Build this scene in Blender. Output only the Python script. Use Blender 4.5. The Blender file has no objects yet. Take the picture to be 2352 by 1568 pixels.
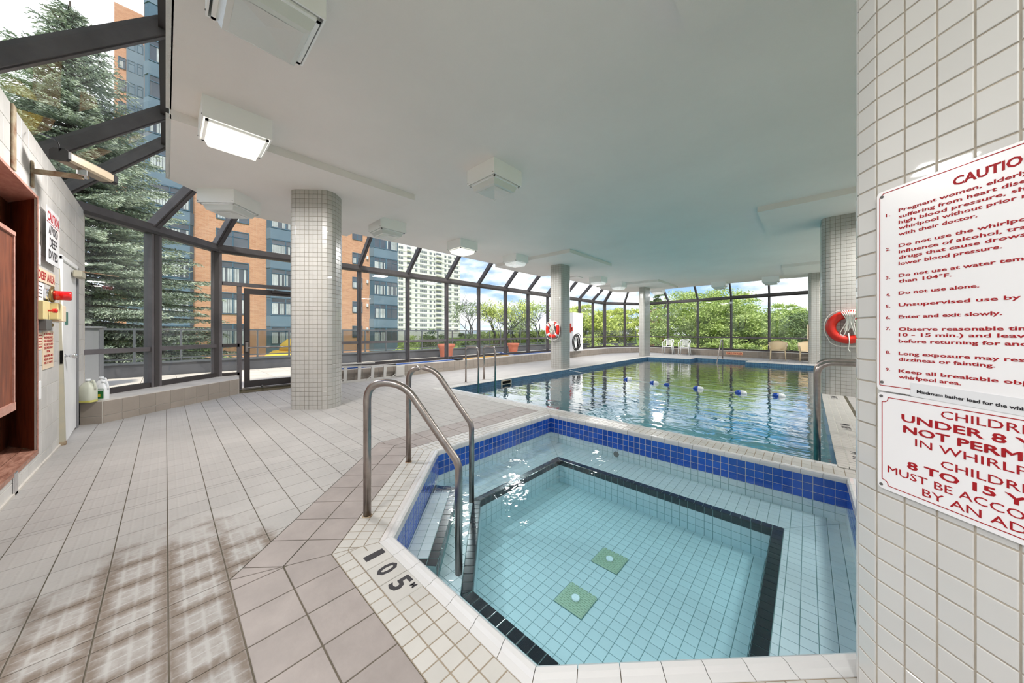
import bpy, math, random
import numpy as np
from mathutils import Vector, Matrix
random.seed(7)
rng = np.random.default_rng(11)
S = bpy.context.scene
COL = S.collection

def lin(c):
    return tuple(((v/255)/12.92 if v/255 <= .04045 else ((v/255+.055)/1.055)**2.4) for v in c)

# ------------------------------------------------------------------ camera
cam = bpy.data.cameras.new('camera')
co = bpy.data.objects.new('camera', cam); COL.objects.link(co)
co.location = (0, 0, 1.22)
co.rotation_euler = (math.radians(90), 0, math.atan2(1855-1176, 735))
cam.sensor_width = 36; cam.lens = 735/2352*36; cam.shift_y = -22/2352
cam.clip_start = .02; cam.clip_end = 800
S.camera = co
AYAW = math.atan2(1855-1176, 735)
# ------------------------------------------------------------------ exposure
S.view_settings.view_transform = 'Standard'
S.view_settings.look = 'None'
S.view_settings.gamma = 1
S.view_settings.exposure = 0.46
S.view_settings.use_curve_mapping = False
S.cycles.max_bounces = 12
S.cycles.diffuse_bounces = 6
S.cycles.glossy_bounces = 6
S.cycles.transmission_bounces = 6
S.cycles.transparent_max_bounces = 32
S.cycles.sample_clamp_indirect = 6
S.cycles.caustics_reflective = False
S.cycles.caustics_refractive = False
# ------------------------------------------------------------------ sky
SKY_STRENGTH = 1.55
w = bpy.data.worlds.new('sky'); S.world = w; w.use_nodes = True
nt = w.node_tree; nt.nodes.clear()
def N(t, typ, **k):
    n = t.nodes.new(typ)
    for a, b in k.items():
        if a.startswith('i_'): n.inputs[a[2:].replace('_', ' ')].default_value = b
        else: setattr(n, a, b)
    return n
def L(t, a, b): t.links.new(a, b)
tc = N(nt, 'ShaderNodeTexCoord')
sep = N(nt, 'ShaderNodeSeparateXYZ'); L(nt, tc.outputs['Generated'], sep.inputs[0])
# project direction on a cloud deck: (x, y) / (z + .25)
az = N(nt, 'ShaderNodeMath', operation='ABSOLUTE'); L(nt, sep.outputs[2], az.inputs[0])
ad = N(nt, 'ShaderNodeMath', operation='ADD'); L(nt, az.outputs[0], ad.inputs[0]); ad.inputs[1].default_value = .22
dv = N(nt, 'ShaderNodeVectorMath', operation='DIVIDE')
cb = N(nt, 'ShaderNodeCombineXYZ')
for i in range(3): L(nt, ad.outputs[0], cb.inputs[i])
L(nt, tc.outputs['Generated'], dv.inputs[0]); L(nt, cb.outputs[0], dv.inputs[1])
no = N(nt, 'ShaderNodeTexNoise', i_Scale=1.55, i_Detail=8, i_Roughness=.56)
L(nt, dv.outputs[0], no.inputs['Vector'])
cr = N(nt, 'ShaderNodeValToRGB'); cr.color_ramp.elements[0].position = .40; cr.color_ramp.elements[1].position = .55
L(nt, no.outputs[0], cr.inputs[0])
gr = N(nt, 'ShaderNodeValToRGB')
gr.color_ramp.elements[0].position = 0; gr.color_ramp.elements[0].color = (.42, .55, .70, 1)
gr.color_ramp.elements[1].position = .7; gr.color_ramp.elements[1].color = (.055, .15, .40, 1)
e = gr.color_ramp.elements.new(.22); e.color = (.11, .26, .50, 1)
L(nt, az.outputs[0], gr.inputs[0])
no2 = N(nt, 'ShaderNodeTexNoise', i_Scale=3.1, i_Detail=5)
L(nt, dv.outputs[0], no2.inputs['Vector'])
cw = N(nt, 'ShaderNodeValToRGB'); cw.color_ramp.elements[0].position = .35; cw.color_ramp.elements[1].position = .65
cw.color_ramp.elements[0].color = (.50, .51, .56, 1); cw.color_ramp.elements[1].color = (.98, .98, 1, 1)
L(nt, no2.outputs[0], cw.inputs[0])
mx = N(nt, 'ShaderNodeMix', data_type='RGBA')
L(nt, cr.outputs[0], mx.inputs[0]); L(nt, gr.outputs[0], mx.inputs[6]); L(nt, cw.outputs[0], mx.inputs[7])
bg = N(nt, 'ShaderNodeBackground', i_Strength=SKY_STRENGTH); L(nt, mx.outputs[2], bg.inputs[0])
wo = N(nt, 'ShaderNodeOutputWorld'); L(nt, bg.outputs[0], wo.inputs[0])
# ------------------------------------------------------------------ sun
sd = bpy.data.lights.new('sun', 'SUN'); so = bpy.data.objects.new('sun', sd); COL.objects.link(so)
sd.energy = 3.0; sd.angle = math.radians(6); sd.color = (1, .95, .88)
so.location = (30, -10, 60)
so.rotation_euler = Vector((-.55, .32, -1.0)).to_track_quat('-Z', 'Y').to_euler()
LAMP_W = 78.0

# ================================================================== materials
def mat(name, col, rough=.6, spec=.5, metal=0, bump=0, bscale=40, var=0, vscale=3, tilevar=0, emis=0, wear=None, coat=0, alt=None):
    m = bpy.data.materials.new(name); m.use_nodes = True
    t = m.node_tree; b = t.nodes['Principled BSDF']
    c = (*lin(col), 1)
    b.inputs['Base Color'].default_value = c
    b.inputs['Roughness'].default_value = rough
    b.inputs['Metallic'].default_value = metal
    b.inputs['Specular IOR Level'].default_value = spec
    b.inputs['Coat Weight'].default_value = coat
    if emis:
        b.inputs['Emission Color'].default_value = c; b.inputs['Emission Strength'].default_value = emis
    src = None
    geo = N(t, 'ShaderNodeNewGeometry')
    if var or alt:
        n1 = N(t, 'ShaderNodeTexNoise', i_Scale=vscale, i_Detail=6, i_Roughness=.62)
        L(t, geo.outputs['Position'], n1.inputs['Vector'])
        r = N(t, 'ShaderNodeValToRGB'); r.color_ramp.elements[0].position = .3; r.color_ramp.elements[1].position = .7
        a = alt if alt else tuple(max(0, v*(1-var)) for v in col)
        r.color_ramp.elements[0].color = (*lin(a), 1)
        r.color_ramp.elements[1].color = (*lin(tuple(min(255, v*(1+var*.6)) for v in col)), 1)
        L(t, n1.outputs[0], r.inputs[0]); src = r.outputs[0]
    if tilevar:
        oi = N(t, 'ShaderNodeObjectInfo')
        a = N(t, 'ShaderNodeMath', operation='ADD'); L(t, oi.outputs['Random'], a.inputs[0]); L(t, geo.outputs['Random Per Island'], a.inputs[1])
        f = N(t, 'ShaderNodeMath', operation='FRACT'); L(t, a.outputs[0], f.inputs[0])
        mr = N(t, 'ShaderNodeMapRange'); mr.inputs[3].default_value = 1-tilevar; mr.inputs[4].default_value = 1+tilevar*.6
        L(t, f.outputs[0], mr.inputs[0])
        h = N(t, 'ShaderNodeHueSaturation'); h.inputs['Color'].default_value = c
        if src: L(t, src, h.inputs['Color'])
        L(t, mr.outputs[0], h.inputs['Value']); src = h.outputs[0]
    if src: L(t, src, b.inputs['Base Color'])
    if bump:
        n2 = N(t, 'ShaderNodeTexNoise', i_Scale=bscale, i_Detail=4); L(t, geo.outputs['Position'], n2.inputs['Vector'])
        bp = N(t, 'ShaderNodeBump', i_Strength=bump, i_Distance=.01); L(t, n2.outputs[0], bp.inputs['Height']); L(t, bp.outputs[0], b.inputs['Normal'])
    m['b'] = 1
    return m

def glass_mat(name, tint, ior=1.45, rough=0.0, bump=0, bscale=3, haze=0, vol=None, bd=.02, aniso=None, fmul=1.0):
    m = bpy.data.materials.new(name); m.use_nodes = True
    t = m.node_tree; t.nodes.clear()
    out = N(t, 'ShaderNodeOutputMaterial')
    tr = N(t, 'ShaderNodeBsdfTransparent'); tr.inputs[0].default_value = (*tint, 1)
    gl = N(t, 'ShaderNodeBsdfGlossy'); gl.inputs['Roughness'].default_value = rough
    fr = N(t, 'ShaderNodeFresnel'); fr.inputs[0].default_value = ior
    geo = N(t, 'ShaderNodeNewGeometry')
    if bump:
        n2 = N(t, 'ShaderNodeTexNoise', i_Scale=bscale, i_Detail=3, i_Distortion=.6)
        mp = N(t, 'ShaderNodeMapping'); L(t, geo.outputs['Position'], mp.inputs[0]); L(t, mp.outputs[0], n2.inputs['Vector'])
        if aniso: mp.inputs['Scale'].default_value = aniso; mp.inputs['Rotation'].default_value = (0, 0, .75)
        bp = N(t, 'ShaderNodeBump', i_Strength=bump, i_Distance=bd); L(t, n2.outputs[0], bp.inputs['Height'])
        L(t, bp.outputs[0], gl.inputs['Normal']); L(t, bp.outputs[0], fr.inputs['Normal'])
    inv = N(t, 'ShaderNodeMath', operation='SUBTRACT'); inv.inputs[0].default_value = 1.0; L(t, geo.outputs['Backfacing'], inv.inputs[1])
    inv.use_clamp = True
    mu = N(t, 'ShaderNodeMath', operation='MULTIPLY'); L(t, fr.outputs[0], mu.inputs[0]); L(t, inv.outputs[0], mu.inputs[1])
    if fmul != 1:
        m3 = N(t, 'ShaderNodeMath', operation='MULTIPLY'); m3.use_clamp = True; L(t, mu.outputs[0], m3.inputs[0]); m3.inputs[1].default_value = fmul; mu = m3
    ms = N(t, 'ShaderNodeMixShader'); L(t, mu.outputs[0], ms.inputs[0]); L(t, tr.outputs[0], ms.inputs[1]); L(t, gl.outputs[0], ms.inputs[2])
    last = ms
    if haze:
        df = N(t, 'ShaderNodeBsdfDiffuse'); df.inputs[0].default_value = (.8, .8, .8, 1)
        n3 = N(t, 'ShaderNodeTexNoise', i_Scale=1.6, i_Detail=5); L(t, geo.outputs['Position'], n3.inputs['Vector'])
        mr = N(t, 'ShaderNodeMapRange'); mr.inputs[1].default_value = .35; mr.inputs[2].default_value = .75; mr.inputs[3].default_value = 0; mr.inputs[4].default_value = haze
        L(t, n3.outputs[0], mr.inputs[0])
        m2 = N(t, 'ShaderNodeMixShader'); L(t, mr.outputs[0], m2.inputs[0]); L(t, ms.outputs[0], m2.inputs[1]); L(t, df.outputs[0], m2.inputs[2]); last = m2
    L(t, last.outputs[0], out.inputs[0])
    if vol:
        va = N(t, 'ShaderNodeVolumeAbsorption'); va.inputs['Color'].default_value = (*vol[0], 1); va.inputs['Density'].default_value = vol[1]
        L(t, va.outputs[0], out.inputs['Volume'])
    return m

M = {}
M['ceiling'] = mat('painted_plaster', (242, 237, 234), .9, .2, bump=.25, bscale=120, var=.02, vscale=.6)
M['rough_plaster'] = mat('rough_plaster', (222, 222, 220), .95, .2, bump=.8, bscale=90)
M['grout_light'] = mat('pale_grout', (196, 192, 184), .9, .2)
M['grout_dark'] = mat('floor_grout', (120, 110, 98), .9, .2, alt=(60, 62, 48), vscale=1.3)
M['grout_tan'] = mat('tan_grout', (150, 138, 122), .9, .2, var=.15)
M['border'] = mat('border_tile', (152, 143, 139), .55, .4, bump=.1, bscale=60, var=.07, vscale=5, tilevar=.05)
M['coping'] = mat('white_coping_tile', (190, 187, 182), .3, .5, bump=.06, bscale=50, var=.03, vscale=4, tilevar=.05)
M['bullnose'] = mat('white_bullnose_tile', (204, 203, 203), .22, .5, tilevar=.03, coat=.3)
M['blue'] = mat('cobalt_tile', (24, 78, 176), .15, .6, tilevar=.22, coat=.5)
M['pool_blue'] = mat('pool_waterline_tile', (70, 108, 142), .3, .5, tilevar=.25)
M['black'] = mat('black_tile', (14, 18, 30), .2, .5, tilevar=.2, coat=.3)
M['basin'] = mat('white_basin_tile', (198, 208, 212), .5, .4, tilevar=.04)
M['basin_grout'] = mat('basin_grout', (120, 150, 150), .8, .3)
M['pool_shell'] = mat('pool_plaster', (122, 172, 182), .7, .3, var=.05)
M['column_tile'] = mat('column_tile', (182, 180, 175), .28, .5, tilevar=.04, coat=.25, var=.03, vscale=2)
M['column_grout'] = mat('column_grout', (140, 134, 120), .9, .2, var=.2, vscale=3)
M['pillar_grout'] = mat('pillar_grout', (186, 176, 162), .9, .2, var=.12, vscale=8)
M['pillar_tile'] = mat('pillar_tile', (218, 216, 213), .36, .5, bump=.05, bscale=18, tilevar=.03, coat=.35)
M['wall_tile'] = mat('grey_wall_tile', (208, 205, 201), .4, .5, var=.06, vscale=3, tilevar=.06, bump=.05, bscale=20)
M['ledge_tile'] = mat('taupe_ledge_tile', (150, 140, 130), .55, .4, var=.05, tilevar=.06)
M['ledge_top'] = mat('ledge_slab', (206, 200, 192), .6, .4, var=.08, vscale=4)
M['alu'] = mat('bronze_aluminium', (98, 93, 95), .5, .4, metal=.1, var=.12, vscale=4)
M['alu_dark'] = mat('dark_bronze_aluminium', (62, 57, 57), .45, .4, metal=.1)
M['steel'] = mat('brushed_steel', (170, 160, 155), .28, .5, metal=1, var=.12, vscale=12)
M['chrome'] = mat('chrome', (220, 220, 222), .12, .5, metal=1)
M['white_paint'] = mat('white_enamel', (252, 252, 252), .35, .5)
M['door_white'] = mat('white_door_paint', (236, 236, 236), .4, .5, bump=.04, bscale=6, var=.03, vscale=3)
M['rust'] = mat('rusty_paint', (196, 186, 160), .7, .3, alt=(120, 78, 50), vscale=9)
M['cream'] = mat('peeling_cream_paint', (180, 176, 160), .6, .3, alt=(190, 182, 160), vscale=14)
M['redp'] = mat('red_print', (170, 28, 36), .5, .3)
M['blackp'] = mat('black_print', (50, 48, 52), .5, .3)
M['sign'] = mat('white_sign_plate', (252, 250, 252), .25, .5, coat=.3)
M['paper'] = mat('white_paper', (235, 235, 238), .7, .2)
M['cream_sign'] = mat('cream_sign_plate', (240, 218, 190), .4, .4)
M['orange_sign'] = mat('orange_sign_plate', (232, 176, 140), .4, .4)
M['yellow_box'] = mat('yellowed_plastic', (222, 206, 150), .45, .4)
M['greybox'] = mat('grey_metal', (110, 108, 106), .5, .4, metal=.3)
M['cabinet'] = mat('outdoor_grey_paint', (128, 128, 130), .6, .4)
M['green_sign'] = mat('green_sticker', (70, 120, 108), .5, .4)
M['red_lens'] = mat('red_plastic_lens', (225, 18, 18), .15, .6, coat=.6)
M['brass'] = mat('brass', (150, 130, 90), .35, .5, metal=.9)
M['ring'] = mat('red_life_ring', (214, 40, 24), .35, .5, coat=.2)
M['rope'] = mat('white_rope', (228, 226, 218), .8, .2)
M['hose'] = mat('black_rubber', (22, 22, 24), .4, .4)
M['chair'] = mat('white_resin', (240, 240, 236), .35, .4)
M['chair_beige'] = mat('beige_resin', (226, 206, 172), .45, .4)
M['ladder'] = mat('aluminium', (206, 202, 196), .35, .5, metal=.55)
M['pole_blue'] = mat('blue_pole', (40, 90, 170), .35, .5)
M['pole_yellow'] = mat('yellow_pole', (225, 170, 50), .4, .5)
M['terracotta'] = mat('terracotta', (190, 108, 82), .8, .3, var=.08)
M['rail'] = mat('grey_rail_paint', (92, 96, 100), .5, .4)
M['parapet'] = mat('charcoal_parapet', (84, 84, 88), .8, .3, var=.15, vscale=1.5)
M['paver'] = mat('concrete_paver', (226, 214, 198), .85, .2, bump=.15, bscale=70, var=.06, vscale=2, tilevar=.05)
M['heater'] = mat('champagne_metal', (158, 144, 124), .35, .5, metal=.5)
M['jug_liquid'] = mat('jug_liquid', (206, 208, 192), .3, .5)
M['jug_low'] = mat('yellowish_liquid', (176, 170, 90), .3, .5)
M['label_green'] = mat('green_label', (40, 110, 60), .5, .4)
M['label_yellow'] = mat('yellow_label_patch', (226, 200, 60), .5, .4)
M['drain'] = mat('drain_grey_green', (176, 188, 164), .5, .4, bump=.1)
M['float_blue'] = mat('blue_float', (24, 74, 170), .3, .5)
M['float_white'] = mat('white_float', (236, 238, 240), .3, .5)
M['ground'] = mat('lawn', (120, 140, 60), .95, .1, alt=(86, 110, 44), vscale=.6)
M['bark'] = mat('bark', (92, 84, 76), .9, .1, var=.2)
M['yellow'] = mat('yellow_canvas', (250, 205, 80), .6, .2)
M['blue_panel'] = mat('blue_spandrel', (118, 138, 152), .5, .4, var=.06, vscale=.6)
M['blue_frame'] = mat('blue_window_frame', (84, 112, 130), .5, .4)
M['far_glass'] = mat('far_window_glass', (92, 96, 104), .12, .7, var=.25, vscale=.25)
M['curtain'] = mat('net_curtain', (206, 208, 206), .8, .2, var=.15, vscale=1.2)
M['white_conc'] = mat('white_concrete', (240, 236, 226), .8, .2)
M['dark_glass'] = mat('dark_window', (120, 124, 126), .2, .5, var=.3, vscale=.1)
M['near_black'] = mat('dark_gap', (20, 18, 16), .8, .1)

def leaf_mat(name, a, b, vs=6):
    m = mat(name, a, .75, .25, alt=b, vscale=vs)
    return m
M['spruce'] = leaf_mat('spruce_needles', (196, 206, 186), (116, 134, 114), 5)
M['spruce_tip'] = leaf_mat('spruce_new_needles', (226, 232, 212), (170, 186, 156), 6)
M['locust'] = leaf_mat('locust_leaves', (214, 226, 146), (172, 194, 112), 2)
M['locust_y'] = leaf_mat('yellow_green_leaves', (228, 234, 136), (192, 206, 104), 2)
M['dgreen'] = leaf_mat('dark_green_leaves', (156, 174, 120), (116, 138, 96), 2)
M['russet'] = leaf_mat('russet_leaves', (190, 140, 110), (150, 110, 84), 2)

# waffle deck tile: procedural relief + dirt with a shape of its own
def deck_material():
    m = mat('waffle_deck_tile', (168, 165, 162), .6, .35, var=.04, vscale=2.2, tilevar=.045)
    t = m.node_tree; b = t.nodes['Principled BSDF']
    geo = N(t, 'ShaderNodeNewGeometry')
    sp = N(t, 'ShaderNodeSeparateXYZ'); L(t, geo.outputs['Position'], sp.inputs[0])
    def ridge(ch, off, freq, width):
        a = N(t, 'ShaderNodeMath', operation='ADD'); L(t, sp.outputs[ch], a.inputs[0]); a.inputs[1].default_value = -off
        d = N(t, 'ShaderNodeMath', operation='MULTIPLY'); L(t, a.outputs[0], d.inputs[0]); d.inputs[1].default_value = freq
        f = N(t, 'ShaderNodeMath', operation='FRACT'); L(t, d.outputs[0], f.inputs[0])
        s = N(t, 'ShaderNodeMath', operation='SUBTRACT'); L(t, f.outputs[0], s.inputs[0]); s.inputs[1].default_value = .5
        ab = N(t, 'ShaderNodeMath', operation='ABSOLUTE'); L(t, s.outputs[0], ab.inputs[0])
        mr = N(t, 'ShaderNodeMapRange'); mr.interpolation_type = 'SMOOTHSTEP'
        mr.inputs[1].default_value = .5-width; mr.inputs[2].default_value = .5; mr.inputs[3].default_value = 0; mr.inputs[4].default_value = 1
        L(t, ab.outputs[0], mr.inputs[0]); return mr.outputs[0]
    rx = ridge(0, -1.99, 4/.203, .14); ry = ridge(1, .211, 4/.203, .22)
    mxm = N(t, 'ShaderNodeMath', operation='MAXIMUM'); L(t, rx, mxm.inputs[0]); L(t, ry, mxm.inputs[1])
    bp = N(t, 'ShaderNodeBump', i_Strength=.35, i_Distance=.003); L(t, mxm.outputs[0], bp.inputs['Height']); L(t, bp.outputs[0], b.inputs['Normal'])
    # dirt: a scrubbed-in stain spreading along the joints in one area of the deck
    vd = N(t, 'ShaderNodeVectorMath', operation='SUBTRACT'); L(t, geo.outputs['Position'], vd.inputs[0]); vd.inputs[1].default_value = (-1.9, -.02, 0)
    sc = N(t, 'ShaderNodeVectorMath', operation='MULTIPLY'); L(t, vd.outputs[0], sc.inputs[0]); sc.inputs[1].default_value = (.9, 1.5, 0)
    ln = N(t, 'ShaderNodeVectorMath', operation='LENGTH'); L(t, sc.outputs[0], ln.inputs[0])
    nz = N(t, 'ShaderNodeTexNoise', i_Scale=4.5, i_Detail=5, i_Roughness=.6); L(t, geo.outputs['Position'], nz.inputs['Vector'])
    ad = N(t, 'ShaderNodeMath', operation='MULTIPLY_ADD'); L(t, nz.outputs[0], ad.inputs[0]); ad.inputs[1].default_value = -1.1; L(t, ln.outputs[1], ad.inputs[2])
    mk = N(t, 'ShaderNodeMapRange'); mk.interpolation_type = 'SMOOTHSTEP'; mk.inputs[1].default_value = .45; mk.inputs[2].default_value = .05; mk.inputs[3].default_value = 0; mk.inputs[4].default_value = 1
    L(t, ad.outputs[0], mk.inputs[0])
    jx = ridge(0, -1.99, 1/.203, .3); jy = ridge(1, .211, 1/.203, .3)
    jm = N(t, 'ShaderNodeMath', operation='MAXIMUM'); L(t, jx, jm.inputs[0]); L(t, jy, jm.inputs[1])
    nz2 = N(t, 'ShaderNodeTexNoise', i_Scale=24, i_Detail=4, i_Roughness=.7); L(t, geo.outputs['Position'], nz2.inputs['Vector'])
    jj = N(t, 'ShaderNodeMath', operation='MULTIPLY_ADD'); L(t, jm.outputs[0], jj.inputs[0]); jj.inputs[1].default_value = .55; L(t, nz2.outputs[0], jj.inputs[2])
    # between the ridges dirt stays, ridge tops are scuffed clean
    rr = N(t, 'ShaderNodeMath', operation='MULTIPLY_ADD'); L(t, mxm.outputs[0], rr.inputs[0]); rr.inputs[1].default_value = -.24; L(t, jj.outputs[0], rr.inputs[2])
    r2 = N(t, 'ShaderNodeMapRange'); r2.inputs[1].default_value = .3; r2.inputs[2].default_value = 1.0; r2.inputs[3].default_value = 0; r2.inputs[4].default_value = .85; L(t, rr.outputs[0], r2.inputs[0])
    am = N(t, 'ShaderNodeMath', operation='MULTIPLY'); L(t, mk.outputs[0], am.inputs[0]); L(t, r2.outputs[0], am.inputs[1])
    mix = N(t, 'ShaderNodeMix', data_type='RGBA')
    old = b.inputs['Base Color'].links[0].from_socket
    L(t, am.outputs[0], mix.inputs[0]); L(t, old, mix.inputs[6]); mix.inputs[7].default_value = (*lin((104, 88, 74)), 1)
    L(t, mix.outputs[2], b.inputs['Base Color'])
    return m
M['deck'] = deck_material()

def wood_mat(name, a, b_, scale=(1, 1, 14), axis=2):
    m = bpy.data.materials.new(name); m.use_nodes = True
    t = m.node_tree; b = t.nodes['Principled BSDF']
    geo = N(t, 'ShaderNodeNewGeometry'); mp = N(t, 'ShaderNodeMapping'); mp.inputs['Scale'].default_value = scale
    L(t, geo.outputs['Position'], mp.inputs[0])
    n = N(t, 'ShaderNodeTexNoise', i_Scale=3, i_Detail=8, i_Roughness=.6, i_Distortion=.6); L(t, mp.outputs[0], n.inputs['Vector'])
    r = N(t, 'ShaderNodeValToRGB'); r.color_ramp.elements[0].position = .3; r.color_ramp.elements[1].position = .72
    r.color_ramp.elements[0].color = (*lin(a), 1); r.color_ramp.elements[1].color = (*lin(b_), 1)
    L(t, n.outputs[0], r.inputs[0]); L(t, r.outputs[0], b.inputs['Base Color']); b.inputs['Roughness'].default_value = .5
    return m
M['wood'] = wood_mat('stained_wood', (92, 46, 30), (150, 84, 56), (9, 9, 1.2))
M['wood_edge'] = wood_mat('pale_worn_wood', (176, 124, 108), (206, 160, 146), (4, 9, 9))
M['wood_worn'] = wood_mat('worn_bench_wood', (118, 74, 58), (196, 150, 130), (3, 14, 14))

def brick_mat():
    m = bpy.data.materials.new('orange_brick'); m.use_nodes = True
    t = m.node_tree; b = t.nodes['Principled BSDF']
    geo = N(t, 'ShaderNodeNewGeometry'); sp = N(t, 'ShaderNodeSeparateXYZ'); L(t, geo.outputs['Position'], sp.inputs[0])
    ad = N(t, 'ShaderNodeMath', operation='ADD'); L(t, sp.outputs[0], ad.inputs[0]); L(t, sp.outputs[1], ad.inputs[1])
    cb = N(t, 'ShaderNodeCombineXYZ'); L(t, ad.outputs[0], cb.inputs[0]); L(t, sp.outputs[2], cb.inputs[1])
    br = N(t, 'ShaderNodeTexBrick', offset=.5); L(t, cb.outputs[0], br.inputs['Vector'])
    br.inputs['Color1'].default_value = (*lin((228, 170, 132)), 1); br.inputs['Color2'].default_value = (*lin((205, 142, 106)), 1)
    br.inputs['Mortar'].default_value = (*lin((222, 194, 168)), 1); br.inputs['Scale'].default_value = 1
    br.inputs['Brick Width'].default_value = .4; br.inputs['Row Height'].default_value = .1; br.inputs['Mortar Size'].default_value = .008
    n = N(t, 'ShaderNodeTexNoise', i_Scale=.9, i_Detail=6); L(t, geo.outputs['Position'], n.inputs['Vector'])
    mx = N(t, 'ShaderNodeMix', data_type='RGBA'); mx.inputs[0].default_value = .3; L(t, br.outputs[0], mx.inputs[6])
    r = N(t, 'ShaderNodeValToRGB'); r.color_ramp.elements[0].color = (*lin((196, 136, 102)), 1); r.color_ramp.elements[1].color = (*lin((238, 186, 148)), 1)
    L(t, n.outputs[0], r.inputs[0]); L(t, r.outputs[0], mx.inputs[7]); L(t, mx.outputs[2], b.inputs['Base Color']); b.inputs['Roughness'].default_value = .9
    return m
M['brick'] = brick_mat()
M['glass'] = glass_mat('window_glass', (.93, .95, .95), haze=.035)
M['rail_glass'] = glass_mat('tinted_rail_glass', (.68, .69, .68))
M['whirl_water'] = glass_mat('whirlpool_water', (1, 1, 1), 1.33, .0, bump=.5, bscale=5, vol=((.42, .88, .97), .70), bd=.018)
M['pool_water'] = glass_mat('pool_water', (1, 1, 1), 1.45, .0, bump=.5, bscale=1.7, fmul=2.1, vol=((.20, .86, .89), .66), bd=.022, aniso=(1, 2.0, 1))
M['lens'] = mat('prismatic_lens', (222, 224, 222), .22, .6, bump=.15, bscale=60)
M['lens_lit'] = mat('lit_prismatic_lens', (252, 250, 240), .2, .6, emis=.62, bump=.2, bscale=50)
M['lens_dim'] = mat('faintly_lit_prismatic_lens', (236, 238, 236), .25, .5, emis=.35, var=.15, vscale=9)
M['exit'] = mat('exit_sign_red', (200, 60, 50), .5, .4)

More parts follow.
